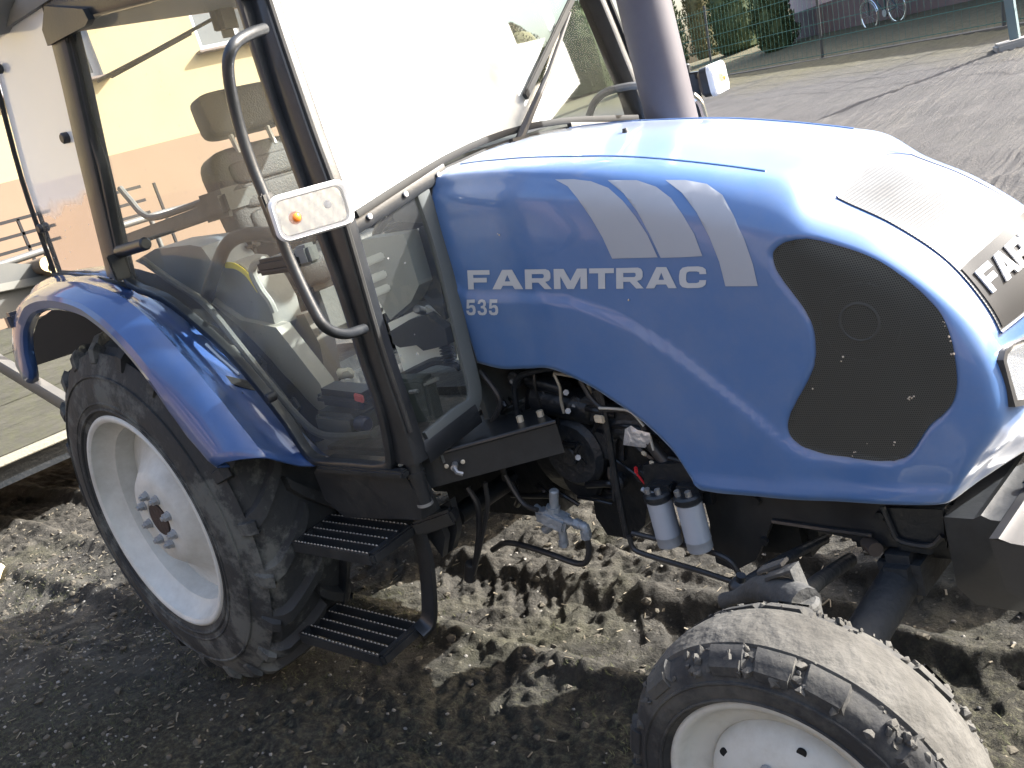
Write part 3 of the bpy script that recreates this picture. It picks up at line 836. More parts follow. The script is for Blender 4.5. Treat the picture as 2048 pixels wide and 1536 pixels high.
# black grille panel on the nose, wrapped over the top and down the front
def nose_pt(y, a, off):
    o = Vector((1.90, y, .70)); d = Vector((math.cos(a), 0, math.sin(a)))
    h = bvh.ray_cast(o+d*2, -d, 2.5)
    n = h[1]
    if n.dot(d) < 0: n = -n
    return h[0]+n*off
A0, A1 = math.atan2(1.222-.70, 2.141-1.90), math.atan2(.935-.70, 2.40-1.90)
nu, nv = 41, 91
gv = []
def grille_hw(t): return .186+.018*t
for j in range(nv):
    t = j/(nv-1)
    for i in range(nu):
        u = i/(nu-1)*2-1
        a = lerp(A0+.05*(1-u*u)*0, A1, t)
        gv.append(nose_pt(u*grille_hw(t), a, .003))
gf = [(j*nu+i, j*nu+i+1, (j+1)*nu+i+1, (j+1)*nu+i) for j in range(nv-1) for i in range(nu-1)]
GRIL = mat('grille_plastic', (.085, .087, .085), .36, dust=.5, dustcol=(.17, .18, .19), dscale=5, spec=.6)
def add_slots():
    nt = GRIL.node_tree; N = nt.nodes; L = nt.links; b = N['Principled BSDF']
    tc = N.new('ShaderNodeTexCoord'); sp = N.new('ShaderNodeSeparateXYZ'); L.new(tc.outputs['Object'], sp.inputs[0])
    m = N.new('ShaderNodeMath'); m.operation = 'MULTIPLY_ADD'; m.inputs[1].default_value = -.55
    L.new(sp.outputs[0], m.inputs[0]); L.new(sp.outputs[2], m.inputs[2])
    w = N.new('ShaderNodeMath'); w.operation = 'MULTIPLY'; w.inputs[1].default_value = 2*math.pi/.0072; L.new(m.outputs[0], w.inputs[0])
    s = N.new('ShaderNodeMath'); s.operation = 'SINE'; L.new(w.outputs[0], s.inputs[0])
    bp = N.new('ShaderNodeBump'); bp.inputs['Strength'].default_value = .12; bp.inputs['Distance'].default_value = .0015
    L.new(s.outputs[0], bp.inputs['Height']); L.new(bp.outputs[0], b.inputs['Normal'])
add_slots()
mb = MB(); mb.add(gv, gf); mb.build('grille', GRIL, hood, angle=80)
mb = MB()
edge = [Vector(gv[(nv-1)*nu+i]) for i in range(0, nu, 3)]
mb.tube(edge, .003, 6)
mb.tube([Vector(gv[i]) for i in range(0, nu, 3)]+[Vector(gv[j*nu+nu-1]) for j in range(0, nv, 3)], .0024, 6)
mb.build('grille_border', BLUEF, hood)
# smooth name bar across the lower grille
def nbar(t0, t1, h, name, m, u0=-1, u1=1):
    vv = []
    nn, mm = 31, 9
    for j in range(mm):
        t = lerp(t0, t1, j/(mm-1))
        for i in range(nn):
            u = lerp(u0, u1, i/(nn-1))
            vv.append(nose_pt(u*grille_hw(t), lerp(A0, A1, t), h))
    b_ = MB(); b_.add(vv, [(j*nn+i, j*nn+i+1, (j+1)*nn+i+1, (j+1)*nn+i) for j in range(mm-1) for i in range(nn-1)])
    return b_.build(name, m, hood, angle=80)
nbar(.665, .985, .0055, 'name_bar', mat('name_bar_plastic', (.010, .010, .011), .55, spec=.25), -.97, .97)
mb = MB()
for poly in word('FARMTRAC', [.8, .95, .9, 1.15, .85, .9, .95, .9], .07):
    W = []
    for u, v in poly:
        t = lerp(.835, .715, v)
        y = lerp(-.178, .178, u)
        W.append((y, t))
    vv, ff = dense_fill([Vector((y, t*.3, 0)) for y, t in W], .02, 2)
    lo = [nose_pt(q.x, lerp(A0, A1, q.y/.3), .0058) for q in vv]
    hi = [nose_pt(q.x, lerp(A0, A1, q.y/.3), .0095) for q in vv]
    mb.add(hi, ff)
    n = len(W)
    lo2 = [nose_pt(y, lerp(A0, A1, t), .0050) for y, t in W]; hi2 = [nose_pt(y, lerp(A0, A1, t), .0094) for y, t in W]
    mb.add(lo2+hi2, [(i, (i+1) % n, (i+1) % n+n, i+n) for i in range(n)])
mb.build('brand_badge', WHITED, hood, smooth=False)

# headlamps at both corners of the nose
def headlamp(s):
    # front surface is found with rays along -x
    def P(y, z, off):
        h = bvh.ray_cast(Vector((3.2, s*y, z)), Vector((-1, 0, 0)), 2)
        return Vector((h[0].x+off, s*y, z)) if h[0] is not None else Vector((2.40+off, s*y, z))
    outl = [(.262, .905), (.262, .815), (.235, .806), (.10, .806), (.085, .82), (.085, .885), (.10, .905), (.20, .912), (.245, .915)]
    b0 = MB()
    fr = [P(y, z, .012) for y, z in outl]; n = len(fr)
    bk = [p-Vector((.045, 0, 0)) for p in fr]
    cyz = (sum(y for y, z in outl)/n, sum(z for y, z in outl)/n)
    inn = [P(lerp(y, cyz[0], .13), lerp(z, cyz[1], .17), .010) for y, z in outl]
    inb = [p-Vector((.030, 0, 0)) for p in inn]
    b0.add(bk+fr+inn+inb, [(i+k*n, (i+1) % n+k*n, (i+1) % n+(k+1)*n, i+(k+1)*n) for k in range(3) for i in range(n)])
    hs = b0.build('headlamp', PLAST, TR)
    c = P(cyz[0], cyz[1], -.018)
    b1 = MB()
    vs = [c-Vector((.012, 0, 0))]+[p-Vector((.002, 0, 0)) for p in inb]
    vs += [lerp(p, vs[0], .5)+Vector((.003*((i % 2)*2-1), 0, 0)) for i, p in enumerate(inb)]
    b1.add(vs, [(1+i, 1+(i+1) % n, 1+n+(i+1) % n, 1+n+i) for i in range(n)]+[(1+n+i, 1+n+(i+1) % n, 0) for i in range(n)])
    b1.build('reflector', CHROME, hs, smooth=False)
    b2 = MB(); b2.add([p-Vector((.003, 0, 0)) for p in inn], [tuple(range(n))])
    b2.build('lens', G_HEAD, hs, smooth=False)
headlamp(-1); headlamp(1)

# hood seam lines on top and small bolt
mb = MB()
for s in (-1, 1):
    pts = []
    for x in np.linspace(1.20, 2.02, 24):
        h = bvh.ray_cast(Vector((x, s*(.225-.02*(x-1.2)), 2)), Vector((0, 0, -1)), 2)
        pts.append(h[0]+Vector((0, 0, .0008)))
    mb = MB(); mb.tube(pts, .0022, 5); mb.build('hood_crease', BLUE, hood)
h = bvh.ray_cast(Vector((1.57, -.02, 2)), Vector((0, 0, -1)), 2)
mb = MB(); mb.cyl(h[0]-Vector((0, 0, .002)), h[0]+Vector((0, 0, .010)), .009, 12, .006); mb.build('catch_knob', PLAST, hood)
# rear edge rubber of hood
mb = MB()
mb.tube([Vector(S[0, j]) - Vector((.004, 0, 0)) for j in range(0, nc, 4)], .007, 6)
mb.build('hood_seal', RUBBERP, hood)

# ---------------- wheels
def lug_strip(mb, R0, Rt, y0, y1, a0, a1, w0, w1, yc, s, xc, zc, h=.0, n=9, mi=0, prof=None):
    """one raised bar on the tread from (y0,a0) to (y1,a1)"""
    verts = []
    for i in range(n):
        t = i/(n-1)
        y = lerp(y0, y1, t); a = lerp(a0, a1, t**.85); w = lerp(w0, w1, t)
        rb = prof(y)-.004; rt_ = prof(y)+(Rt-R0)*(1 if t < .9 else .75)
        for (da, r) in ((-w*1.25, rb), (-w, rt_), (w, rt_), (w*1.25, rb)):
            an = a+da/R0
            verts.append((xc+math.cos(an)*r, s*(yc+y), zc+math.sin(an)*r))
    faces = [(i*4+k, (i+1)*4+k, (i+1)*4+k+1, i*4+k+1) for i in range(n-1) for k in range(3)]
    faces += [(0, 1, 2, 3), ((n-1)*4+3, (n-1)*4+2, (n-1)*4+1, (n-1)*4)]
    mb.add(verts, faces, mi)

def rear_wheel(s):
    cx, cz = 0., .680
    yc = .665; hw = .148
    c = Vector((cx, 0, cz))
    Rt, Rb = .622, .592
    def prof(y):
        t = abs(y)/hw
        return Rb-.012*t*t-.055*max(0, t-.78)**1.3*4
    # tyre body (offset axis +y * s)
    body = [(.355, -.170), (.380, -.186), (.415, -.194), (.455, -.192), (.50, -.182), (.54, -.166), (.570, -.150)]
    body += [(prof(y), y) for y in np.linspace(-hw+.004, hw-.004, 13)]
    body += [(r, -y) for r, y in body[:7][::-1]]
    mb = MB()
    mb.lathe([(r, s*(yc-0)+s*t*1.0) for r, t in [(r, -t) for r, t in body]], c, (0, 1, 0), 96, closed=True)
    nl = 21
    for k in range(nl):
        a = 2*math.pi*k/nl
        for side in (1, -1):
            aa = a+(0 if side > 0 else math.pi/nl)
            # lugs run from centre outwards and trail backwards (near the top they point forward)
            lug_strip(mb, Rb, Rt, side*-.012, side*(hw+.004), aa+.0, aa-.26, .017, .024, yc, s, cx, cz, prof=prof)
            # lug shoulder running down the sidewall
            an = aa-.27
            vs = []
            for (r, y) in ((.602, hw-.004), (.585, hw+.014), (.545, hw+.022)):
                for da in (-.030, .030):
                    q = an+da
                    vs.append((cx+math.cos(q)*r, s*(yc+side*y), cz+math.sin(q)*r))
            for (r, y) in ((.57, hw-.03), (.55, hw-.004), (.53, hw+.010)):
                for da in (-.042, .042):
                    q = an+da
                    vs.append((cx+math.cos(q)*r, s*(yc+side*y), cz+math.sin(q)*r))
            mb.add(vs, [(0, 1, 3, 2), (2, 3, 5, 4), (0, 2, 8, 6), (2, 4, 10, 8), (1, 7, 9, 3), (3, 9, 11, 5), (4, 5, 11, 10)])
    # sidewall bead rings
    for r, t in ((.398, .0065), (.42, .004), (.505, .005)):
        yy = np.interp(r, [.380, .415, .455, .50], [.185, .193, .191, .181])
        mb.tube([(cx+math.cos(a)*r, s*(yc+yy), cz+math.sin(a)*r) for a in np.linspace(0, 2*math.pi, 73)[:-1]], t, 6, closed=True)
    # wheel disc = parent part
    disc = MB()
    yo = .853
    dp = [(.050, yo-.075), (.062, yo-.037), (.066, yo-.030), (.120, yo-.030), (.150, yo-.036), (.165, yo-.050), (.215, yo-.098), (.240, yo-.112), (.275, yo-.125), (.318, yo-.135)]
    disc.lathe([(r, s*t) for r, t in dp], c, (0, 1, 0), 64)
    w = disc.build('rear_wheel', RIM, TR)
    mb.build('tyre', TYRE, w, angle=35)
    rim = MB()
    rp = [(.372, yo), (.376, yo-.006), (.372, yo-.012), (.362, yo-.014), (.356, yo-.030), (.345, yo-.042), (.338, yo-.060), (.322, yo-.070), (.318, yo-.095), (.318, yo-.20), (.345, yo-.24), (.36, yo-.26), (.36, yo-.262),
          (.352, yo-.262), (.335, yo-.238), (.308, yo-.2), (.308, yo-.098), (.313, yo-.066), (.330, yo-.054), (.338, yo-.036), (.348, yo-.024), (.352, yo-.004), (.360, yo+.001), (.367, yo+.002)]
    rim.lathe([(r, s*t) for r, t in rp], c, (0, 1, 0), 96, closed=True)
    rim.build('rim', RIM, w)
    for k in range(8):
        a = 2*math.pi*(k+.3)/8
        p = c+Vector((math.cos(a)*.086, s*(yo-.031), math.sin(a)*.086))
        b = MB(); b.cyl(p, p+Vector((0, s*.006, 0)), .017, 12); b.cyl(p+Vector((0, s*.006, 0)), p+Vector((0, s*.020, 0)), .0135, 6); b.cyl(p+Vector((0, s*.020, 0)), p+Vector((0, s*.028, 0)), .0075, 10)
        b.build('wheel_nut', NUTM, w)
    b = MB(); b.cyl(c+Vector((0, s*(yo-.072), 0)), c+Vector((0, s*(yo-.0285), 0)), .056, 28); b.build('hub_hole', mat('rusty_hub', (.045, .030, .025), .8, bump=.5), w)
rear_wheel(-1); rear_wheel(1)

def front_wheel(s):
    cx, cz, yo = 2.163, .323, .862
    st = R(3.0) if s < 0 else R(3.0)
    yc = yo-.088; hw = .093
    c = Vector((0, 0, 0))
    Rt, Rb = .320, .311
    def prof(y):
        t = abs(y)/hw
        return Rb-.014*t*t-.05*max(0, t-.8)
    body = [(.212, -hw+.018), (.228, -hw-.004), (.245, -hw-.009), (.262, -hw-.007), (.277, -hw-.003), (.290, -hw+.004)]
    body += [(prof(y), y) for y in np.linspace(-hw+.010, hw-.010, 11)]
    body += [(r, -y) for r, y in body[:6][::-1]]
    mb = MB()
    mb.lathe([(r, -t) for r, t in body], c, (0, 1, 0), 96, closed=True)
    # shoulder blocks and a broad mud-filled centre band
    nb = 22
    rr = random.Random(4)
    for side in (1, -1):
        for k in range(nb):
            if rr.random() < .3: continue
            a = 2*math.pi*(k+(.5 if side > 0 else 0))/nb
            lug_strip(mb, Rb, Rt+.001, side*.060, side*(hw+.001), a, a-.02, .032, .032, 0, 1, 0, 0, prof=prof, n=5)
            vs = []
            for (r, y) in ((.306, hw-.004), (.297, hw+.006), (.280, hw+.006), (.290, hw-.014), (.282, hw-.010), (.270, hw-.004)):
                for da in (-.095, .095):
                    q = a-.02+da
                    vs.append((math.cos(q)*r, side*y, math.sin(q)*r))
            mb.add(vs, [(0, 1, 3, 2), (2, 3, 5, 4), (0, 2, 8, 6), (2, 4, 10, 8), (1, 7, 9, 3), (3, 9, 11, 5), (4, 5, 11, 10)])
    w = .052
    mb.lathe([(Rb-.010, -w-.004), (Rt-.007, -w), (Rt-.001, -w*.5), (Rt+.001, 0), (Rt-.001, w*.5), (Rt-.007, w), (Rb-.010, w+.004)], c, (0, 1, 0), 120, mi=1)
    for r, t in ((.233, .003), (.266, .0035)):
        yy = hw+.007
        mb.tube([(math.cos(a)*r, sd*yy, math.sin(a)*r) for sd in (1,) for a in np.linspace(0, 2*math.pi, 73)[:-1]], t, 6, closed=True)
        mb.tube([(math.cos(a)*r, -yy, math.sin(a)*r) for a in np.linspace(0, 2*math.pi, 73)[:-1]], t, 6, closed=True)
    # mud stuck to the tread
    for k in range(260):
        a = rr.uniform(R(10), R(175)); y = rr.choice([-1, 1])*rr.uniform(.045, .100)
        if rr.random() < .6: a = rr.choice([R(28), R(42), R(75), R(95), R(110), R(135)])+rr.gauss(0, .06)
        r = prof(y)+rr.uniform(-.006, .005)
        mb.blob((math.cos(a)*r, y, math.sin(a)*r), rr.uniform(.003, .010), k, 1, 1, .4)
    dy = .088
    disc = MB()
    dp = [(.0, dy+.010), (.030, dy+.010), (.034, dy+.004), (.036, dy-.006), (.060, dy-.002), (.085, dy-.002), (.115, dy-.008), (.140, dy-.022), (.152, dy-.036), (.156, dy-.050)]
    disc.lathe([(r, -t) for r, t in dp], c, (0, 1, 0), 64)
    M = Matrix.Translation((cx, s*yc, cz)) @ Matrix.Rotation(st, 4, 'Z')
    if s > 0: M = M @ Matrix.Rotation(math.pi, 4, 'Z')
    def fin(m, name, mt, par, **k):
        m.v = [tuple(M @ Vector(v)) for v in m.v]
        return m.build(name, mt, par, **k)
    w = fin(disc, 'front_wheel', RIMF, TR)
    fin(mb, 'tyre', [MUDTYRE, mat('caked_mud', (.045, .043, .038), .95, col2=(.085, .082, .074), nscale=6, bump=1.0, bscale=28)], w, angle=35)
    rim = MB()
    rp = [(.219, dy), (.222, dy-.005), (.219, dy-.010), (.210, dy-.014), (.204, dy-.030), (.196, dy-.036), (.180, dy-.044), (.166, dy-.050), (.160, dy-.062), (.160, dy-.13), (.20, dy-.17), (.215, dy-.18),
          (.205, dy-.178), (.19, dy-.165), (.150, dy-.13), (.150, dy-.058), (.158, dy-.042), (.176, dy-.034), (.190, dy-.026), (.198, dy-.018), (.203, dy-.004), (.210, dy+.001), (.215, dy+.002)]
    rim.lathe([(r, -t) for r, t in rp], c, (0, 1, 0), 96, closed=True)
    fin(rim, 'rim', RIMF, w)
    HOLE = mat('hole_black', (.006, .006, .006), .9)
    for k in range(5):
        a = R(68)+2*math.pi*k/5
        b = MB(); p = Vector((math.cos(a)*.134, -(dy-.0215), math.sin(a)*.134))
        b.cyl(p, p+Vector((0, -.0045, 0)), .0085, 14); fin(b, 'bolt_hole', HOLE, w)
    for k in range(6):
        a = R(98)+2*math.pi*k/6
        p = Vector((math.cos(a)*.086, -(dy-.002), math.sin(a)*.086))
        b = MB(); b.cyl(p, p+Vector((0, -.004, 0)), .0125, 14); b.cyl(p+Vector((0, -.004, 0)), p+Vector((0, -.013, 0)), .0095, 6); fin(b, 'wheel_nut', NUTM, w)
    # keyhole slots in the well
    for k in range(5):
        a = R(150)+2*math.pi*k/5
        d = Vector((math.cos(a), 0, math.sin(a))); t_ = Vector((-math.sin(a), 0, math.cos(a)))
        b = MB()
        poly = []
        for q in np.linspace(0, 2*math.pi, 17)[:-1]:
            poly.append(d*(.176+.006*math.cos(q))+t_*(.017*math.sin(q))+Vector((0, -(dy-.0445+ .0), 0)))
        b.prism(poly, (0, -.004, 0)); fin(b, 'slot', HOLE, w)
    b = MB(); b.cyl((0, -dy-.009, 0), (0, -dy-.024, 0), .024, 20, .018); fin(b, 'hub_cap', STEEL, w)
front_wheel(-1); front_wheel(1)

# ---------------- cab
def cush(c, size, rot=(0, 0, 0), e=.5, n=10):
    b = MB(); V = []; F = []
    M = Matrix.Translation(Vector(c)) @ Matrix.Rotation(rot[1], 4, 'Y')
    nu, nv = 28, 14
    def sg(x, p): return math.copysign(abs(x)**p, x)
    for j in range(nv+1):
        ph = -math.pi/2+math.pi*j/nv
        for i in range(nu):
            th = 2*math.pi*i/nu
            p = Vector((sg(math.cos(ph), .35)*sg(math.cos(th), .35)*size[0]/2, sg(math.cos(ph), .35)*sg(math.sin(th), .35)*size[1]/2, sg(math.sin(ph), .35)*size[2]/2))
            V.append(M @ p)
    F = [(j*nu+i, j*nu+(i+1) % nu, (j+1)*nu+(i+1) % nu, (j+1)*nu+i) for j in range(nv) for i in range(nu)]
    b.add(V, F); return b
cabp = MB()
def mir(p, s): return Vector((p[0], p[1]*s, p[2]))
A_near = [at(850, 1006, y=-.62), at(806, 860, y=-.62), at(748, 690, y=-.62), at(672, 430, y=-.615), at(615, 270, y=-.605), at(560, 110, y=-.59), at(524, 0, y=-.575), ]
d_ = (A_near[-1]-A_near[-2]).normalized()
A_near.append(A_near[-1]+d_*.28)
A_near[0] = A_near[0]
C_near = [at(243, 552, y=-.635), at(190, 330, y=-.625), at(150, 150, y=-.61), at(118, 20, y=-.60)]
C_near.append(C_near[-1]+(C_near[-1]-C_near[-2]).normalized()*.12)
R_near = [at(108, 548, y=-.63), at(52, 360, y=-.615), at(2, 130, y=-.60)]
R_near.append(R_near[-1]+(R_near[-1]-R_near[-2]).normalized()*.10)
for s in (1, -1):
    b = MB()
    pth = catmull([mir(p, s) for p in A_near[:]], 5)
    b.tube(pth[:6], .020, 14)
    b.tube(pth[3:], 0, 14, sq=(.040, .026, (1, 0, 0)))
    o = b.build('front_pillar', BLACK, TR)
    b = MB()      # sealing strips along the pillar
    for dx in (-.047, .044):
        b = MB()
        b.tube([p+Vector((dx, -s*.012, 0)) for p in pth[5:]], .0065, 6)
        b.build('seal_strip', RUBBERP, o)
    b = MB()
    b.tube(catmull([mir(p, s) for p in C_near], 5), 0, 14, sq=(.050, .030, (1, 0, 0)))
    o = b.build('rear_pillar', BLACK, TR)
    b = MB(); b.tube([p+Vector((.055, -s*.010, 0)) for p in catmull([mir(p, s) for p in C_near], 5)], .008, 6); b.build('seal_strip', RUBBERP, o)
    b = MB(); b.tube([p+Vector((-.054, -s*.010, 0)) for p in catmull([mir(p, s) for p in C_near], 5)], .006, 6); b.build('seal_strip', RUBBERP, o)
# end cap ring where the near pillar tube shows bare metal
b = MB(); p0 = A_near[0]; dd = (A_near[1]-A_near[0]).normalized()
b.cyl(p0-dd*.004, p0+dd*.004, .0215, 16); b.build('tube_end', STEEL, TR)
b = MB(); b.cyl(p0+dd*.075, p0+dd*.090, .0235, 16); b.build('tube_collar', BLACK, TR)

ztop = 2.17
def beam_part(name, a, c, w, h, m=BLACK, par=TR, bev=.008):
    b = MB(); b.beam(a, c, w, h, bev); return b.build(name, m, par)
Hn = [at(130, 60, y=-.60), at(300, 17, y=-.598), at(430, -14, y=-.59)]
Hn.append(Hn[-1]+(Hn[-1]-Hn[-2]).normalized()*.30)
for s in (1, -1):
    b = MB(); b.tube(catmull([mir(p, s)+Vector((0, 0, .054)) for p in Hn], 4), 0, 12, sq=(.040, .030, (0, 0, 1)))
    b.build('side_header', BLACK, TR)
bx0 = Hn[0].x-.05
beam_part('front_header', (1.10, -.56, 2.06), (1.10, .56, 2.06), .07, .09)
beam_part('rear_header', (-.34, -.56, 2.285), (-.34, .56, 2.285), .05, .06)
# roof: a low rounded shell with a rear overhang
b = MB()
rp = [(-.30, .52), (-.42, .40), (-.44, 0)]
outl = []
for sgn in (1, -1):
    pass
ro = [(-.22, -.64), (1.18, -.60), (1.24, -.54), (1.28, 0), (1.24, .54), (1.18, .60), (-.22, .64), (-.30, .56), (-.33, 0), (-.30, -.56)]
def roof_z(x): return 2.235-.055*x
pr = catmull([Vector((x, y, 0)) for x, y in ro], 3, closed=True)
rings = [(1.0, .0), (1.015, .03), (1.0, .075), (.93, .115), (.7, .135), (.3, .145), (.02, .147)]
cx_ = .47
vv = []
for k, hgt in rings:
    for p in pr: vv.append((cx_+(p.x-cx_)*k, p.y*k, roof_z(p.x)+hgt))
n = len(pr)
ff = [(j*n+i, j*n+(i+1) % n, (j+1)*n+(i+1) % n, (j+1)*n+i) for j in range(len(rings)-1) for i in range(n)]
ff.append(tuple(range(n))); ff.append(tuple((len(rings)-1)*n+i for i in range(n)))
b.add(vv, ff); b.build('roof', GREYPL, TR)
# grey rear corner lamp housing poking out below the roof at the back
b = cush(at(-30, -30, y=-.66), (.26, .14, .22), (0, -.25, 0)); b.build('rear_roof_lamp', GREYPL, TR)

# quarter window (behind the rear pillar)
q = [at(250, 560, y=-.63), at(190, 553, y=-.635), at(108, 548, y=-.63), at(52, 360, y=-.615), at(2, 130, y=-.60), R_near[-1], C_near[-1], C_near[2], C_near[1]]
def pane(name, pts, m, par=TR, th=.004):
    nrm = (Vector(pts[2])-Vector(pts[0])).cross(Vector(pts[len(pts)//2])-Vector(pts[0])).normalized()
    b = MB(); b.add([Vector(p) for p in pts], [tuple(range(len(pts)))])
    return b.build(name, m, par, smooth=False)
pq = [at(250, 562, y=-.63), at(108, 548, y=-.63), R_near[1], R_near[2], R_near[3], C_near[4], C_near[1]]
for s in (1, -1):
    o = pane('quarter_glass', [mir((p.x, -.618, p.z), s) for p in pq], G_SIDE if s > 0 else G_CLEAN)
    b = MB(); b.tube(catmull([mir(Vector((p.x, -.628, p.z)), s) for p in R_near], 4), .008, 8); b.build('glass_edge', RUBBERP, o)
    b = MB(); b.tube([mir(at(108, 550, y=-.63), s), mir(at(180, 556, y=-.635), s), mir(at(262, 572, y=-.64), s)], .010, 8); b.build('glass_edge', RUBBERP, o)
    for (px, py) in ((8, 136), (88, 455)):
        pp = mir(at(px, py, y=-.615), s); b = MB(); b.cyl(pp+Vector((0, -s*.006, 0)), pp+Vector((0, -s*.022, 0)), .016, 18, bev=.004); b.build('hinge_knob', PLAST, o)
    pp = mir(at(134, 275, y=-.62), s); b = MB(); b.cyl(pp+Vector((0, s*.010, 0)), pp+Vector((0, -s*.018, 0)), .017, 18, bev=.004); b.build('hinge_knob', PLAST, o)
# round speed disc stuck on the rear glass (ring only), seen through the quarter window
pc = Vector((-.46, -.40, 1.60))
pc = at(117, 468, y=-.56)
b = MB(); b.cyl(pc, pc+Vector((-.003, 0, 0)), .055, 32); stk = b.build('speed_disc', mat('sticker_cream', (.26, .24, .17), .6), TR)
b = MB(); b.tube([pc+Vector((.002, math.cos(a)*.045, math.sin(a)*.045)) for a in np.linspace(0, 2*math.pi, 33)[:-1]], .0045, 6, closed=True); b.build('disc_ring', mat('faded_red', (.30, .09, .06), .6), stk)

# door
D = [(262, 566), (330, 596), (400, 650), (470, 715), (530, 785), (580, 850), (612, 900), (640, 922), (700, 928), (775, 932), (782, 905), (765, 820), (730, 715), (690, 590), (640, 455), (590, 335), (540, 215), (500, 110), (462, 5)]
DP = [at(a, c, y=-.645) for a, c in D]
DP = [Vector((p.x, lerp(-.645, -.60, max(0, min(1, (p.z-1.4)/.8))), p.z)) for p in DP]
top_r = Vector(Hn[2])+Vector((.05, -.01, .0)); top_l = Vector(Hn[0])+Vector((.06, -.01, -.01))
ring = DP+[Vector((DP[-1].x-.03, -.598, 2.03)), top_l, at(205, 330, y=-.63), at(240, 500, y=-.64)]
for s in (1, -1):
    rg = [mir(p, s) for p in ring]
    b = MB(); b.tube(catmull(rg, 3, closed=True), 0, 10, closed=True, sq=(.015, .012, (0, 1, 0)))
    dr = b.build('door', BLACK, TR)
    pane('door_glass', [mir(Vector((p.x, p.y+.006, p.z)), s) for p in catmull(ring, 2, closed=True)], G_DOOR if s > 0 else G_CLEAN, dr)
    b = MB(); b.tube([mir(at(x, y, y=-.585), s) for x, y in ((285, 520), (340, 560), (408, 606), (470, 680), (545, 775), (600, 838), (640, 868), (690, 873), (748, 868))], .011, 8, smooth=4); b.build('inner_rail', CABIN, dr)
    pp = mir(at(522, 532, y=-.66), s); p2 = mir(at(598, 520, y=-.66), s)
    b = MB(); b.beam(pp, p2, .030, .034, .009); b.beam(pp+Vector((0, 0, -.012)), p2+Vector((-.02, 0, -.012)), .040, .022, .008); b.build('door_handle', PLAST, dr)
    b = MB(); b.beam(mir(at(600, 512, y=-.64), s), mir(at(628, 505, y=-.63), s), .045, .05, .008); b.build('lock_block', GREYPL, dr)
    pp = mir(at(551, 790, y=-.66), s); b = MB(); b.cyl(pp+Vector((0, s*-.0, 0)), pp-Vector((0, -s*-.03, 0)), .014, 14, bev=.004); b.build('stop_buffer', PLAST, dr)
    # hinges
    a_, c_ = mir(at(238, 504, y=-.675), s), mir(at(292, 487, y=-.675), s)
    b = MB(); b.cyl(a_, c_, .019, 16, bev=.005); b.beam(a_+Vector((.0, s*-.02, 0)), a_+Vector((0, s*-.02, -.08)), .02, .05, .004); b.build('hinge', BLACK, dr)
    b = MB(); pl = [mir(at(x, y, y=-.645), s) for x, y in ((88, 12), (165, 18), (176, 40), (170, 52), (95, 92), (84, 60))]
    b.prism(pl, (0, .02*s, 0)); b.build('hinge_bracket', BLACK, dr)
# sill panel under the door
for s in (1, -1):
    b = MB(); pl = [mir(at(x, y, y=-.64), s) for x, y in ((640, 922), (800, 934), (838, 1000), (845, 1040), (690, 1035), (650, 1000), (628, 945))]
    b.prism(pl, (0, .05*s, 0)); b.build('cab_sill', BLACK, TR)
    b = MB(); b.beam(mir(at(640, 935, y=-.655), s), mir(at(812, 948, y=-.655), s), .03, .022, .006); b.build('sill_rail', BLACK, TR)

# windscreen with arched lower edge
def ws_x(z): return 1.178-(z-1.44)*.17
def ws_b(y): return float(np.interp(abs(y), [0, .12, .25, .36, .46, .585], [1.515, 1.512, 1.498, 1.480, 1.462, 1.438]))
ys_ = np.linspace(-.575, .575, 25)
pts = [Vector((ws_x(ws_b(y)), y, ws_b(y))) for y in ys_]
topz = 2.06
pts2 = [Vector((ws_x(topz), y*.965, topz)) for y in ys_]
b = MB(); n = len(pts)
b.add(pts+pts2, [(i, i+1, n+i+1, n+i) for i in range(n-1)])
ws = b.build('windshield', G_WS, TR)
b = MB(); b.tube([p+Vector((.004, 0, .004)) for p in pts], 0, 8, sq=(.009, .006, (0, 0, 1))); b.build('windshield_seal', RUBBERP, ws)
for s in (1, -1):      # flat bar with screws under the windscreen on each side
    b = MB(); bar = [Vector((1.172, s*abs(y), ws_b(y)-.020)) for y in (.26, .34, .42, .50, .59)]
    b.tube(bar, 0, 8, sq=(.019, .008, (0, 0, 1))); o = b.build('windshield_bar', BLACK, TR)
    for y in (.293, .415, .541):
        b = MB(); pz = Vector((1.182, s*y, {.293: 1.470, .415: 1.452, .541: 1.430}[y])); b.cyl(pz, pz+Vector((.005, 0, 0)), .0075, 12, bev=.002); b.build('screw', mat('screw_zinc', (.7, .7, .72), .3, .6), o)
    # lower corner glass and its frame
    gp = [(1.168, s*.350, 1.455), (1.168, s*.345, 1.30), (1.168, s*.372, 1.02), (1.168, s*.385, .915), (1.168, s*.400, .895), (1.168, s*.555, .875), (1.168, s*.575, 1.0), (1.168, s*.590, 1.43)]
    o = pane('corner_glass', [Vector(p) for p in gp], G_Q)
    b = MB(); fr = [(1.170, s*.352, 1.45), (1.170, s*.349, 1.29), (1.170, s*.374, 1.04), (1.170, s*.392, .905), (1.170, s*.47, .888), (1.170, s*.58, .872)]
    b.tube(catmull(fr, 4), 0, 8, sq=(.022, .008, (0, 1, .0))); b.build('corner_frame', mat('corner_frame_grey', (.085, .095, .095), .6, dust=.4, dustcol=(.14, .145, .135)), o)
    b = MB(); b.tube([(1.165, s*.40, .868), (1.165, s*.60, .845)], 0, 8, sq=(.03, .015, (0, 0, 1))); b.build('corner_sill', BLACK, o)
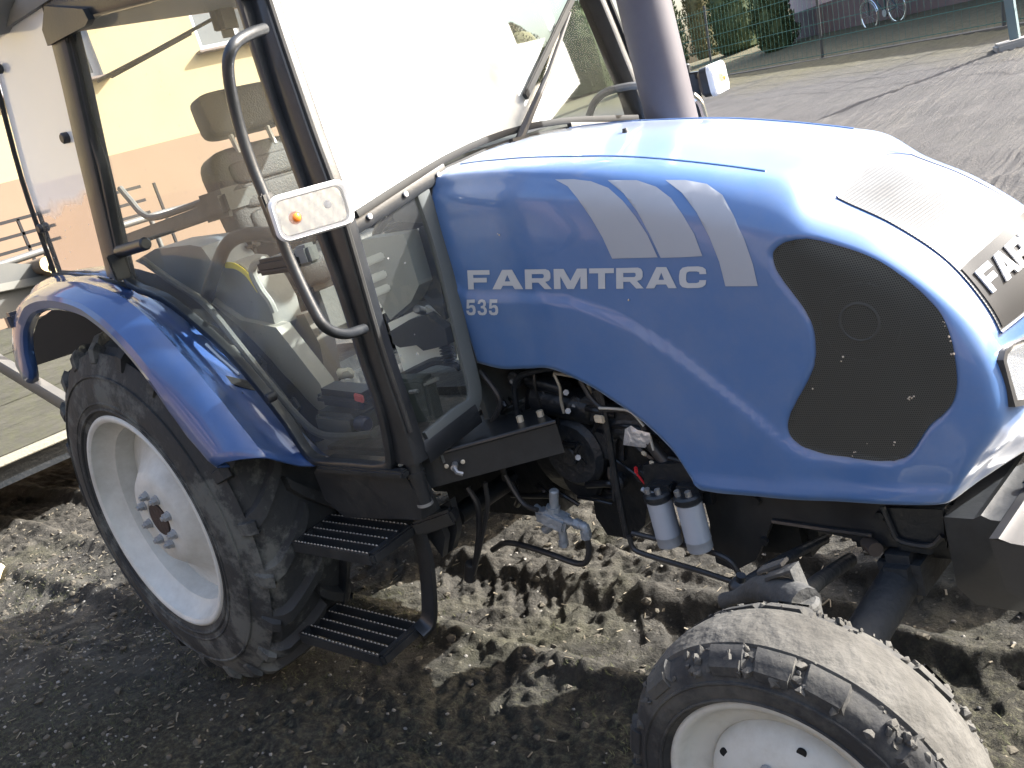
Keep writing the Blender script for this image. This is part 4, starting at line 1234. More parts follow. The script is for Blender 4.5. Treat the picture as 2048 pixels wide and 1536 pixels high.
# wiper: two arms meeting at the pivot and a blade
wa = Vector((ws_x(1.5)+.02, .0, 1.507)); 
wa = at(1035, 288, x=1.195)
b = MB()
wt = at(1140, 25, x=1.13)
b.tube([wa, lerp(wa, wt, .5)+Vector((.012, 0, 0)), wt], [.013, .008, .005], 8)
wp = b.build('wiper_arm', PLAST, TR)
b = MB(); b.beam(at(1050, 195, x=1.165), at(1150, -15, x=1.125), .012, .022, .003); b.build('wiper_blade', RUBBERP, wp)
b = MB(); b.beam(at(1020, 290, x=1.20), at(1060, 280, x=1.20), .03, .03, .008); b.build('wiper_pivot', PLAST, wp)
# interior mirror
b = MB(); b.box(at(700, -14, x=1.0), (.02, .16, .075), (0, 0, R(-25)), .02); b.build('inside_mirror', PLAST, TR)
# rear window wiper, seen through the cab
b = MB(); b.tube([at(195, 162, x=-.36), at(300, 107, x=-.36), at(425, 38, x=-.36)], .007, 8)
o = b.build('rear_wiper', PLAST, TR)
b = MB(); b.tube([at(222, 152, x=-.37), at(380, 66, x=-.37)], .0095, 8); b.build('wiper_blade', PLAST, o)
b = MB(); b.box(at(447, 34, x=-.33), (.06, .12, .15), (0, .1, .1), .03); b.build('wiper_motor', PLAST, o)

# grab rails with marker lamps
HR = [(.0, .0), ]
grab = [at(528, 58, y=-.66), at(500, 68, y=-.72), at(468, 90, y=-.78), at(456, 135, y=-.80), at(470, 220, y=-.80), at(500, 320, y=-.80), at(545, 430, y=-.80), at(580, 520, y=-.80), at(625, 615, y=-.80), at(652, 655, y=-.79), at(690, 668, y=-.74), at(728, 658, y=-.66)]
for s in (1, -1):
    b = MB(); b.tube([mir(p, s) for p in grab], .0125, 12, smooth=5); gr_ = b.build('grab_rail', BLACK, TR)
    # lamp
    a_, c_ = at(558, 448, y=-.81), at(694, 408, y=-.81)
    cen = (at(558, 432, y=-.81)+at(694, 398, y=-.81))/2
    cen = Vector((1.352, -.805, 1.488))
    X = Vector((1, -.28, .0)).normalized(); Yv = Vector((.28, 1, -.03)).normalized(); Zv = X.cross(Yv)
    if s < 0: pass
    def L(x, y, z): 
        p = cen+X*x+Yv*y+Zv*z
        return Vector((p.x, -p.y*-1 if False else p.y, p.z))
    def put(x, y, z): return mir(L(x, y, z), s)
    def rrect(hw, hh, r, n=6):
        o_ = []
        for (cx, cy, a0) in ((hw-r, hh-r, 0), (-hw+r, hh-r, 90), (-hw+r, -hh+r, 180), (hw-r, -hh+r, 270)):
            for k in range(n+1):
                a = R(a0+90*k/n); o_.append((cx+r*math.cos(a), cy+r*math.sin(a)))
        return o_
    W_, H_ = .083, .046
    b = MB()
    rr_ = [(rrect(W_-.012, H_-.012, .015), -.045), (rrect(W_-.002, H_-.002, .02), -.035), (rrect(W_, H_, .022), .0), (rrect(W_-.003, H_-.003, .02), .004), (rrect(W_-.010, H_-.010, .016), .002)]
    n = len(rr_[0][0]); vs = []
    for o_, dx in rr_: vs += [put(dx, u, w) for u, w in o_]
    b.add(vs, [(j*n+i, j*n+(i+1) % n, (j+1)*n+(i+1) % n, (j+1)*n+i) for j in range(len(rr_)-1) for i in range(n)]+[tuple(range(n))])
    lp = b.build('marker_lamp', PLAST, TR)
    b = MB(); rz = [(rrect(W_+.001, H_+.001, .022), -.012), (rrect(W_+.002, H_+.002, .023), .0), (rrect(W_-.002, H_-.002, .021), .006), (rrect(W_-.009, H_-.009, .017), .003), (rrect(W_-.010, H_-.010, .016), -.020)]
    vs = []
    for o_, dx in rz: vs += [put(dx, u, w) for u, w in o_]
    b.add(vs, [(j*n+i, j*n+(i+1) % n, (j+1)*n+(i+1) % n, (j+1)*n+i) for j in range(len(rz)-1) for i in range(n)])
    b.build('bezel', mat('white_lamp_plastic', (.80, .80, .80), .3), lp)
    b = MB(); o_ = rrect(W_-.010, H_-.010, .016)
    nu_, nv_ = 17, 9; vs = []
    for j in range(nv_):
        for i in range(nu_):
            u = (i/(nu_-1)*2-1)*(W_-.011); w = (j/(nv_-1)*2-1)*(H_-.011)
            # two shallow bowls, pressed ribs
            d = -.022
            for cu in (-.038, .036):
                rr2 = ((u-cu)/.036)**2+(w/.032)**2
                d = max(d, -.024+.02*min(1, rr2))
            vs.append(put(d+.0008*math.sin(i*2.1+j*1.3), u, w))
    b.add(vs, [(j*nu_+i, j*nu_+i+1, (j+1)*nu_+i+1, (j+1)*nu_+i) for j in range(nv_-1) for i in range(nu_-1)])
    b.build('reflector', mat('lamp_silver', (.9, .9, .9), .16, .9), lp)
    b = MB(); cb = put(-.004, -.038, -.004); b.blob(cb, .014, 1, 2, 0, .04); b.build('amber_bulb', mat('amber_bulb', (.75, .20, .03), .15), lp)
    b = MB(); cb = put(-.008, .036, .004); b.blob(cb, .010, 1, 2, 0, .02); b.build('clear_bulb', mat('clear_bulb', (.5, .5, .52), .1), lp)
    b = MB(); vs = [put(.006, u, w) for u, w in rrect(W_-.004, H_-.004, .019)]; b.add(vs, [tuple(range(len(vs)))]); b.build('lens', G_LAMP, lp, smooth=False)
    b = MB(); b.beam(put(-.03, -.04, 0), mir(Vector((1.20, -.79, 1.50)), s), .025, .03, .005); b.beam(mir(Vector((1.195, -.80, 1.55)), s), mir(Vector((1.20, -.80, 1.45)), s), .03, .02, .004); b.build('lamp_bracket', BLACK, lp)

# fenders: crowned blue mudguard over each rear wheel
def fender(s):
    # stations: outer lip, outer shoulder crease, inner edge (x, z per side plane)
    outer = [(48, 733), (38, 690), (36, 650), (50, 612), (85, 598), (120, 600), (165, 615), (205, 645), (250, 690), (300, 752), (340, 810), (380, 865), (425, 918), (455, 940), (495, 947)]
    lipx = [(62, 728), (62, 690), (72, 655), (95, 636), (125, 631), (150, 634), (185, 648), (220, 672), (262, 716), (305, 775), (345, 832), (385, 885), (430, 930), (456, 944), (497, 948)]
    crease = [(30, 632), (30, 628), (34, 618), (55, 592), (80, 577), (120, 572), (175, 580), (230, 603), (290, 655), (345, 716), (400, 780), (452, 845), (500, 905), (530, 935), (545, 944)]
    inner = [(72, 575), (73, 572), (75, 568), (82, 562), (95, 556), (140, 556), (200, 566), (265, 592), (345, 650), (410, 712), (470, 780), (530, 848), (590, 905), (615, 930), (634, 940)]
    lip = [at(a, c, y=-.850) for a, c in lipx]
    o_ = [at(a, c, y=-.880) for a, c in outer]
    m_ = [at(a, c, y=-.825) for a, c in crease]
    i_ = [at(a, c, y=-.665) for a, c in inner]
    # rebuild stations as arcs around the axle so that the section is clean
    def polar(pts, fy):
        A = [(math.atan2(p.z-.68, p.x), math.hypot(p.x, p.z-.68)) for p in pts]
        A.sort()
        return A
    Ao, Am, Ai, Al = polar(o_, -.88), polar(m_, -.825), polar(i_, -.665), polar(lip, -.85)
    ths = np.linspace(R(8), R(158), 44)
    V = []
    def rad(A, th): return float(np.interp(th, [a for a, r in A], [r for a, r in A]))
    nS = 0
    for th in ths:
        u_ = (th-ths[0])/(ths[-1]-ths[0])
        def S_(y, f):
            k_ = min(1, max(0, (y+.884)/.284))
            t2 = lerp(lerp(R(20), R(10.0), min(1, k_*1.15)), lerp(R(132), R(126), k_), u_)
            ro, rm, ri = rad(Ao, t2), rad(Am, t2), rad(Ai, t2)
            rm = max(rm, ro+.010)
            r = f(ro, rm, ri)
            return (math.cos(t2)*r, y*(1 if s < 0 else -1), .68+math.sin(t2)*r)
        sec = [S_(-.850, lambda o, m, i: o-.040), S_(-.870, lambda o, m, i: o-.039), S_(-.880, lambda o, m, i: o-.030), S_(-.886, lambda o, m, i: o-.004),
               S_(-.878, lambda o, m, i: lerp(o, m, .35)), S_(-.850, lambda o, m, i: lerp(o, m, .8)), S_(-.825, lambda o, m, i: m), S_(-.80, lambda o, m, i: m+.005),
               S_(-.745, lambda o, m, i: lerp(m, i, .5)+.005), S_(-.69, lambda o, m, i: lerp(m, i, .9)+.002), S_(-.655, lambda o, m, i: i), S_(-.60, lambda o, m, i: i-.004)]
        nS = len(sec); V += sec
    nT = len(ths)
    b = MB(); b.add(V, [(i*nS+k, (i+1)*nS+k, (i+1)*nS+k+1, i*nS+k+1) for i in range(nT-1) for k in range(nS-1)])
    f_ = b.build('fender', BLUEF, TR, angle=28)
    sol = f_.modifiers.new('thick', 'SOLIDIFY'); sol.thickness = .005
    # black inner liner behind it
    V = []
    for th in np.linspace(R(14), R(150), 44):
        rr3 = rad(Ai, th)-.02
        for (y, r) in ((-.495, rr3), (-.495, .30)):
            V.append((math.cos(th)*r, y*(1 if s < 0 else -1), .68+math.sin(th)*r))
    b = MB(); b.add(V, [(i*2, (i+1)*2, (i+1)*2+1, i*2+1) for i in range(nT-1)])
    b.build('inner_liner', mat('liner_black', (.004, .004, .004), .9), f_)
    b = MB(); b.prism([mir(at(x, y, y=-.50), 1 if s < 0 else -1) for x, y in ((58, 736), (60, 690), (76, 640), (120, 608), (175, 606), (240, 632), (300, 700), (345, 770), (300, 790), (215, 684))], (0, .01, 0)); b.build('liner_flap', mat('flap_black', (.004, .004, .004), .9), f_)
    # scratch bracket/white seam on the inner edge
    b = MB(); b.tube([mir(at(x, y, y=-.668), -s*-1 if False else (1 if s < 0 else -1)) for x, y in ((412, 688), (440, 715), (478, 748))], .004, 6); b.build('edge_trim', SILV, f_)
    return f_
fender(-1); fender(1)
for s in (-1, 1):   # rear lamp behind the fender tip
    b = MB(); b.box(at(33, 640, y=-.86) if s < 0 else mir(at(33, 640, y=-.86), -1), (.05, .06, .06), None, .012); b.build('tail_lamp', mat('tail_lamp_plastic%d' % s, (.05, .05, .06), .3), TR)

# exhaust
b = MB(); ex = Vector((1.445, .365, 0))
b.cyl(ex+Vector((0, 0, 1.30)), ex+Vector((.004, 0, 1.98)), .071, 28, bev=.02)
b.cyl(ex+Vector((.004, 0, 1.97)), ex+Vector((.004, 0, 2.35)), .030, 18)
exo = b.build('exhaust_pipe', PIPE, TR)
b = MB(); b.cyl(ex+Vector((0, 0, 1.0)), ex+Vector((0, 0, 1.31)), .032, 18); b.build('lower_pipe', PIPE, exo)
b = MB(); b.tube([at(1385, 190, y=.47), at(1400, 206, y=.49), at(1412, 245, y=.50)], .010, 8, smooth=4); b.build('heat_guard', CHROME, exo)
b = MB(); b.tube([at(1178, 232, y=.52), at(1190, 203, y=.53), at(1215, 183, y=.54), at(1262, 172, y=.55), at(1290, 172, y=.56)], .012, 8, smooth=4); b.build('far_pipe', STEEL, TR)

b = MB(); b.beam(at(1384, 150, y=.80), at(1412, 262, y=.74), .026, .040, .006); b.beam(at(1372, 152, y=.80), at(1405, 148, y=.80), .03, .02, .004); b.cyl(at(1374, 146, y=.80), at(1372, 128, y=.80), .012, 12, bev=.003); b.build('far_bracket', BLACK, TR)
# ---------------- cab interior
def seat():
    c = cush((-.02, .07, 1.27), (.46, .46, .13)); st = c.build('seat', SEATM, TR)
    c = cush((-.16, .085, 1.565), (.13, .44, .36), (0, -.16, 0))
    c.build('backrest', SEATM, st)
    for k in range(3):
        c = cush((-.094+.014*k*-1, .085, 1.47+.09*k), (.05, .32, .085), (0, -.16, 0)); c.build('cushion_roll', SEATM, st)
    c = cush((-.18, .10, 1.865), (.10, .36, .165), (0, -.1, 0)); c.build('headrest', SEATM, st)
    c = MB(); c.tube([(-.13, .0, 1.72), (-.15, .0, 1.82)], .01, 8); c.build('headrest_post', STEEL, st)
    c = MB(); c.tube([(-.13, .16, 1.72), (-.15, .16, 1.82)], .01, 8); c.build('headrest_post', STEEL, st)
    c = MB(); c.box((0, .07, 1.12), (.34, .34, .20), None, .03); c.build('seat_base', CABIN, st)
    c = MB(); c.box((.02, -.24, 1.42), (.30, .05, .05), (0, .1, 0), .02); c.build('armrest', SEATM, st)
seat()
b = MB(); b.tube([at(240, 376, y=.3), at(262, 402, y=.3), at(286, 428, y=.3), at(320, 433, y=.3), at(440, 390, y=.3)], .016, 8, smooth=4); b.build('rear_rail', CABIN, TR)
b = MB(); b.beam(at(262, 480, y=.45), at(490, 398, y=.45), .06, .075, .01); b.build('rear_shelf', CABIN, TR)
b = MB(); b.box(at(470, 400, y=-.05), (.20, .22, .10), (0, 0, 0), .02); b.build('side_console', CABIN, TR)
# fender-top console: curved hoop, lever, gate with a yellow strip
b = MB(); b.tube([at(x, y, y=-.47) for x, y in ((413, 600), (422, 565), (438, 522), (452, 492), (475, 474), (510, 468), (560, 472), (620, 486))], .021, 10, smooth=4); b.build('lever_hoop', SEATM, TR)
b = MB(); b.tube([at(x, y, y=-.47) for x, y in ((528, 520), (508, 530), (506, 548), (522, 580), (540, 605), (549, 625))], .012, 8, smooth=4); b.build('control_lever', GREYPL, TR)
b = MB(); pl = [at(x, y, y=-.44) for x, y in ((440, 535), (458, 526), (480, 528), (500, 545), (520, 575), (540, 612), (552, 655), (540, 690), (480, 640), (430, 590))]; b.prism(pl, (0, .10, 0)); b.build('quadrant', GREYPL, TR)
b = MB(); b.tube([at(x, y, y=-.452) for x, y in ((450, 530), (470, 532), (490, 545), (506, 565), (517, 582))], 0, 6, smooth=3, sq=(.010, .002, (0, 0, 1))); b.build('yellow_strip', YEL, TR)
b = MB(); pl = [at(x, y, y=-.40) for x, y in ((270, 522), (310, 498), (380, 490), (402, 494), (440, 545), (470, 600), (420, 600), (350, 560))]; b.prism(pl, (0, .15, 0)); b.build('fender_box', mat('fender_box_blue_grey', (.13, .16, .19), .45, dust=.3), TR)
b = MB(); pl = [at(x, y, y=-.46) for x, y in ((420, 600), (480, 640), (552, 655), (640, 768), (668, 830), (650, 872), (610, 846), (540, 768), (470, 676))]; b.prism(pl, (0, .05, 0)); b.build('wheel_arch_trim', mat('arch_trim_grey', (.27, .265, .24), .6, dust=.5, dustcol=(.34, .32, .28), dscale=6), TR)
b = MB(); pl = [at(x, y, y=-.36) for x, y in ((555, 640), (608, 628), (640, 690), (655, 770), (640, 790), (560, 670))]; b.prism(pl, (0, .06, 0)); b.build('seat_pedestal', mat('brown_grey_panel', (.15, .135, .12), .6, dust=.4), TR)
LITE = mat('rib_highlight_grey', (.55, .55, .50), .5)
# floor, firewall, dash, steering column
b = MB(); b.box((.62, 0, .80), (1.06, 1.08, .025)); b.build('cab_floor', CABIN, TR)
b = MB(); b.box((.85, -.36, .82), (.40, .36, .010)); b.build('rubber_mat', mat('floor_mat', (.03, .03, .03), .8, dust=.6, dustcol=(.2, .18, .15), dscale=9, bump=.4), TR)
b = MB(); b.box((1.12, 0, 1.16), (.02, .66, .68)); b.build('firewall', CABIN, TR)
b = MB(); b.box((1.02, 0, 1.43), (.22, .60, .13), (0, .2, 0), .03); b.build('dashboard', CABIN, TR)
for (px, py, w) in ((760, 512, .0), (765, 548, 0), (772, 575, 0)):
    b = MB(); p1 = at(px-30, py+14, y=-.40); p2 = at(px+46, py-17, y=-.33)
    b.beam(p1, p2, .016, .022, .004); b.build('cover_rib', LITE, TR)
b = MB(); pl = [at(x, y, y=-.37) for x, y in ((722, 480), (808, 468), (838, 570), (822, 604), (780, 640), (756, 600))]; b.prism(pl, (0, .05, 0)); b.build('pedal_cover', mat('pedal_cover_grey', (.26, .27, .25), .6, dust=.4, dustcol=(.36, .35, .31), dscale=9), TR)
b = MB(); pl = [at(x, y, y=-.30) for x, y in ((812, 470), (882, 440), (880, 560), (890, 640), (850, 600), (830, 540))]; b.prism(pl, (0, .05, 0)); b.build('side_cover', CABIN, TR)
b = MB(); pl = [at(x, y, y=-.26) for x, y in ((776, 646), (850, 612), (905, 640), (908, 720), (870, 724), (808, 744))]; b.prism(pl, (0, .012, 0)); b.build('bright_plate', mat('sunlit_plate', (.88, .88, .82), .5), TR)  # near-white colour paints the sunlight falling on this plate
b = MB(); pl = [at(x, y, y=-.285) for x, y in ((788, 660), (835, 632), (868, 622), (905, 650), (912, 682), (880, 690), (862, 694), (848, 683), (815, 688), (800, 680), (797, 664))]; b.prism(pl, (0, -.03, 0)); b.build('pedal', PLAST, TR)
b = MB(); b.cyl(at(833, 618, y=-.33), at(846, 622, y=-.29), .012, 12, bev=.003); b.build('pedal_pivot', STEEL, TR)
for k in range(6):
    b = MB(); pc = at(892+k*1.2, 694+k*6.0, y=-.29); b.lathe([(.012, -.004), (.021, 0), (.012, .004)], pc, (.1, .1, 1), 16); b.build('bellows_ring', PLAST, TR)
b = MB(); b.tube([at(806, 752, y=-.31), at(840, 735, y=-.30), at(872, 722, y=-.29), at(905, 726, y=-.28), at(920, 735, y=-.28)], .012, 8, smooth=4); b.build('control_cable', PLAST, TR)
b = MB(); b.box(at(842, 830, y=-.34), (.13, .06, .24), (0, .1, .2), .01); b.build('pedal_box', mat('dark_green_grey', (.035, .05, .05), .5, dust=.3), TR)
b = MB(); b.beam(at(820, 782, y=-.36), at(878, 756, y=-.33), .01, .012, .003); b.build('pedal_plate', GREYPL, TR)
b = MB(); b.tube([at(820, 784, y=-.37), at(836, 782, y=-.37)], .006, 8); b.build('pin', STEEL, TR)
b = MB(); b.tube([(.74, 0, .82), (.86, 0, 1.28), (.80, 0, 1.33)], .03, 12); b.build('steering_column', CABIN, TR)
b = MB(); cw = Vector((.78, 0, 1.38)); ax = Vector((-.45, 0, .9)).normalized()
U_ = ax.orthogonal().normalized(); V_ = ax.cross(U_)
b.tube([cw+U_*math.cos(a)*.19+V_*math.sin(a)*.19 for a in np.linspace(0, 2*math.pi, 41)[:-1]], .014, 8, closed=True)
sw_ = b.build('steering_wheel', PLAST, TR)
for k in range(3):
    a = R(90+120*k); b = MB(); b.tube([cw, cw+U_*math.cos(a)*.18+V_*math.sin(a)*.18], .009, 6); b.build('spoke', PLAST, sw_)
# clutter on the floor behind the door
b = MB(); b.box(at(700, 790, y=-.50), (.20, .10, .05), (0, .15, .1), .02); b.build('foot_pedal', PLAST, TR)
b = MB(); b.box(at(698, 835, y=-.50), (.17, .12, .07), (0, .1, .1), .015); b.build('step_plate', CABIN, TR)
tg = MB(); tg.box(at(718, 796, y=-.545), (.035, .01, .022), (0, .2, 0), .003); tg.build('red_label', mat('faded_red_label', (.45, .10, .10), .6), TR)
b = MB(); b.cyl(at(716, 846, y=-.54), at(736, 850, y=-.54), .022, 14, bev=.006); b.build('knob', mat('blue_knob', (.02, .03, .07), .4), TR)
b = MB(); b.blob(at(690, 747, y=-.42), .022, 4, 2, 0, .3, (1.6, .6, .8)); b.build('rag', mat('pale_rag', (.5, .47, .38), .9, bump=.6), TR)

# ---------------- engine, chassis and small fittings
def part(name, m, fn, par=TR, **k):
    b = MB(); fn(b); return b.build(name, m, par, **k)
eng = part('engine_block', DARK, lambda b: (b.box((1.52, 0, .86), (.62, .34, .56), None, .02),
    b.box((1.52, 0, .56), (.56, .28, .12), None, .03), b.box((1.50, -.19, .96), (.50, .05, .10), None, .012),
    [b.cyl((1.30+.13*i, -.15, .80), (1.30+.13*i, -.20, .80), .035, 16, bev=.006) for i in range(4)]))
part('bell_housing', DARK, lambda b: (b.lathe([(.05, -.10), (.20, -.09), (.235, -.05), (.235, .02), (.215, .03), (.215, .12), (.05, .13)], (1.20, 0, .70), (1, 0, 0), 40)), TR)
for k in range(7):
    a = R(120+22*k)
    part('housing_bolt', STEEL, lambda b: b.cyl((1.13, math.sin(a)*.222*-1, .70+math.cos(a)*.222*-1), (1.16, math.sin(a)*.222*-1, .70+math.cos(a)*.222*-1), .008, 6), TR)
part('gearbox', DARK, lambda b: (b.box((.62, 0, .66), (1.05, .32, .36), None, .03), b.box((.70, 0, .50), (.5, .24, .10), None, .02)))
part('rear_axle', DARK, lambda b: (b.box((0, 0, .72), (.42, .40, .42), None, .05), b.cyl((0, -.62, .68), (0, .62, .68), .085, 24), b.cyl((0, -.66, .68), (0, -.58, .68), .13, 24), b.cyl((0, .58, .68), (0, .66, .68), .13, 24)))
part('clutch_housing', DARK, lambda b: (b.prism([at(a, c, y=-.20) for a, c in ((1130, 800), (1290, 830), (1300, 960), (1290, 1050), (1262, 1078), (1215, 1070), (1192, 1035), (1180, 960), (1140, 930))], (0, .38, 0)),
    b.cyl((1.29, -.20, .60), (1.29, -.225, .60), .07, 22, bev=.01)))
part('cross_shaft', DARK, lambda b: (b.cyl((.95, -.40, .55), (.95, .40, .55), .03, 14), b.box((.80, .02, .46), (.50, .30, .14), None, .03)))
part('radiator_block', DARK, lambda b: b.box((2.08, 0, .92), (.10, .50, .50), None, .01))
for s in (-1, 1):
    part('side_rail', BLACK, lambda b: (b.prism([at(a, c, y=s*.262) if s < 0 else mir(at(a, c, y=-.262), -1) for a, c in
        ((1405, 972), (1650, 1000), (1900, 1018), (1893, 1098), (1770, 1093), (1545, 1042), (1512, 1120), (1470, 1142), (1432, 1125), (1418, 1040))], (0, -s*.016, 0))))
    part('rail_edge', BLACK, lambda b: b.tube([mir(at(a, c, y=-.268), -s) for a, c in ((1545, 1042), (1650, 1058), (1745, 1070))], .006, 6))
part('oil_sump', DARK, lambda b: (b.box((1.76, 0, .50), (.30, .34, .24), None, .03)))
part('front_support', DARK, lambda b: (b.box((2.16, 0, .52), (.26, .46, .13), None, .02), b.prism([at(a, c, y=-.272) for a, c in ((1765, 1015), (1885, 1020), (1890, 1085), (1860, 1110), (1800, 1100), (1775, 1070))], (0, .05, 0))))
part('support_strap', BLACK, lambda b: b.tube([at(a, c, y=-.279) for a, c in ((1765, 1014), (1785, 1060), (1800, 1082), (1860, 1092), (1885, 1072))], .006, 6, smooth=3))
for p in ((1762, 1030), (1770, 1120), (1515, 1000), (1530, 1080)):
    part('rail_bolt', DARK, lambda b: b.cyl(at(*p, y=-.262), at(*p, y=-.262)+Vector((0, -.010, 0)), .011, 6))
part('bolt_head', mat('rusty_steel', (.06, .045, .035), .7), lambda b: b.cyl(at(1735, 1085, y=-.26), at(1752, 1100, y=-.29), .016, 10))
# front bumper / weight carrier: cast profile running across the nose
prof_ = [(2.28, .603), (2.335, .603), (2.350, .612), (2.366, .604), (2.392, .602), (2.402, .590), (2.404, .560), (2.412, .552), (2.455, .552), (2.470, .560), (2.482, .548), (2.486, .50), (2.48, .43), (2.42, .41), (2.31, .415), (2.28, .45)]
part('front_carrier', BLACK, lambda b: b.prism([(x, -.300, z) for x, z in prof_], (0, .60, 0)), angle=30)
part('carrier_wing', PLAST, lambda b: b.prism([(2.386, -.372, .606), (2.404, -.376, .610), (2.422, -.372, .600), (2.50, -.372, .592), (2.56, -.372, .57), (2.57, -.372, .48), (2.50, -.372, .44), (2.40, -.372, .50)], (0, .744, 0)), angle=30)
part('carrier_bolt', CHROME, lambda b: b.cyl((2.398, -.165, .60), (2.398, -.165, .622), .014, 16, bev=.004))
# lower blue front apron bead along the hood bottom
# front axle
part('axle_beam', mat('axle_blue_black', (.012, .016, .022), .55, dust=.9, dustcol=(.06, .058, .052), dscale=7, bump=.4), lambda b: (b.beam((2.16, -.30, .44), (2.16, .30, .44), .09, .11, .02), b.cyl((2.15, -.26, .43), (2.14, -.66, .37), .042, 20, bev=.01), b.cyl((2.15, .26, .43), (2.14, .66, .37), .050, 20, bev=.01)))
for s in (-1, 1):
    part('kingpin', DARK, lambda b: (b.cyl((2.14, s*.665, .26), (2.14, s*.665, .50), .038, 20, bev=.006), b.cyl((2.14, s*.665, .28), (2.163, s*.80, .32), .045, 18)))
AM = mat('muddy_casting', (.03, .032, .034), .7, dust=.9, dustcol=(.095, .092, .082), dscale=12, bump=.5)
part('steering_arm', AM, lambda b: (b.tube([at(1450, 1203, y=-.58), at(1490, 1190, y=-.59), at(1530, 1178, y=-.61), at(1580, 1195, y=-.64), at(1612, 1212, y=-.66)], [.018, .016, .016, .020, .022, .026, .030, .032, .032, .034, .034, .034, .034], 12, smooth=3),
    b.cyl(at(1600, 1212, y=-.66)-Vector((0, 0, .03)), at(1600, 1212, y=-.66)+Vector((0, 0, .012)), .036, 18, bev=.006)))
yk = [at(x, y, y=-.62) for x, y in ((1548, 1184), (1540, 1150), (1588, 1134), (1606, 1180))]
part('yoke', AM, lambda b: (b.tube(yk, 0, 8, sq=(.017, .0045, (0, 1, 0)))))
part('yoke', AM, lambda b: (b.tube([p+Vector((-.03, .02, -.004)) for p in yk[:3]], 0, 8, sq=(.014, .004, (0, 1, 0)))))
part('ball_joint', DARK, lambda b: (b.blob(at(1478, 1175, y=-.56), .022, 1, 2, 0, .02), b.cyl(at(1478, 1175, y=-.56), at(1482, 1150, y=-.56), .010, 10)))
part('tie_rod', DARK, lambda b: b.tube([at(1482, 1172, y=-.56), at(1560, 1122, y=-.40), at(1650, 1078, y=-.2)], .012, 10))
part('drag_link', DARK, lambda b: b.tube([at(1610, 1185, y=-.60), at(1640, 1160, y=-.45), at(1700, 1120, y=-.25)], .016, 10))
for pp in (((1265, 1066), (1330, 1082), (1400, 1098), (1455, 1118), (1480, 1150)), ((1258, 1072), (1268, 1098), (1300, 1112), (1400, 1142), (1478, 1168))):
    part('steering_hose', PLAST, lambda b: b.tube([at(a, c, y=-.33) for a, c in pp], .007, 8, smooth=4))
part('vertical_pipe', DARK, lambda b: b.tube([at(1255, 1075, y=-.31), at(1235, 980, y=-.30), at(1205, 800, y=-.28), at(1180, 740, y=-.26)], .009, 8, smooth=3))
part('vertical_pipe', DARK, lambda b: b.tube([at(1230, 1000, y=-.30), at(1222, 900, y=-.29), at(1190, 780, y=-.28)], .007, 8, smooth=3))
# fuel filters
for (a0, a1, b0, b1) in ((1318, 1000, 1342, 1090), (1378, 1005, 1402, 1100)):
    tp = at(a0, a1, y=-.345); bt = at(b0, b1, y=-.345)
    ax_ = (tp-bt).normalized()
    f_ = part('fuel_filter', FILT, lambda b: b.lathe([(0, 0), (.020, 0), (.0295, .004), (.0305, .010), (.0305, .028), (.0312, .029), (.0312, .031), (.0305, .032), (.0305, (tp-bt).length-.004), (.028, (tp-bt).length), (0, (tp-bt).length)], bt, ax_, 28))
    part('filter_head', DARK, lambda b: (b.cyl(tp, tp+ax_*.022, .034, 20, bev=.005), b.box(tp+ax_*.026+Vector((0, .03, 0)), (.07, .05, .02), None, .004)), f_)
    for dx in (-.016, .014):
        part('union_nut', STEEL, lambda b: b.cyl(tp+ax_*.018+Vector((dx, -.012, 0)), tp+ax_*.036+Vector((dx, -.014, 0)), .0075, 6), f_)
part('banjo', ALU, lambda b: b.tube([at(1284, 978, y=-.35), at(1296, 985, y=-.35), at(1318, 992, y=-.35)], .006, 8))
part('filter_bracket', DARK, lambda b: b.prism([at(a, c, y=-.31) for a, c in ((1285, 930), (1390, 925), (1420, 985), (1425, 1010), (1290, 985))], (0, .02, 0)))
# aluminium priority valve with its fittings
def valve(b):
    P = lambda x, y, yy=-.33: at(x, y, y=yy)
    b.cyl(P(1108, 1022), P(1108, 980), .0125, 16, bev=.003)
    b.cyl(P(1106, 1026), P(1106, 1012), .019, 8)
    b.box(P(1112, 1038), (.075, .05, .045), (0, .5, .2), .008)
    b.box(P(1088, 1030), (.035, .04, .035), (0, .2, 0), .006)
    b.cyl(P(1070, 1014), P(1092, 1030), .011, 10)
    b.cyl(P(1090, 1060), P(1112, 1044), .013, 12, bev=.002)
    b.cyl(P(1122, 1046), P(1128, 1085), .0115, 12)
    b.cyl(P(1126, 1080), P(1128, 1092), .0135, 6)
    b.cyl(P(1130, 1040), P(1165, 1052), .0105, 12); b.cyl(P(1150, 1046), P(1160, 1050), .0145, 6)
    b.tube([P(1160, 1050), P(1170, 1054), P(1172, 1066)], .012, 12, smooth=3)
    b.cyl(P(1171, 1060), P(1173, 1076), .0145, 6)
part('priority_valve', ALU, valve)
part('valve_hose', PLAST, lambda b: b.tube([at(a, c, y=-.33) for a, c in ((1174, 1074), (1178, 1100), (1172, 1124), (1150, 1126), (1100, 1108), (1050, 1092), (1012, 1086), (985, 1100))], .0085, 10, smooth=4))
part('brake_hose', PLAST, lambda b: b.tube([at(a, c, y=-.42) for a, c in ((935, 975), (955, 1010), (958, 1060), (952, 1120), (945, 1150))], .009, 8, smooth=4))
part('brake_hose', PLAST, lambda b: b.tube([at(a, c, y=-.42) for a, c in ((970, 965), (975, 1010), (965, 1070), (950, 1135))], .007, 8, smooth=4))
part('hose', PLAST, lambda b: b.tube([at(a, c, y=-.36) for a, c in ((1010, 950), (1030, 985), (1050, 1010), (1075, 1020))], .007, 8, smooth=4))
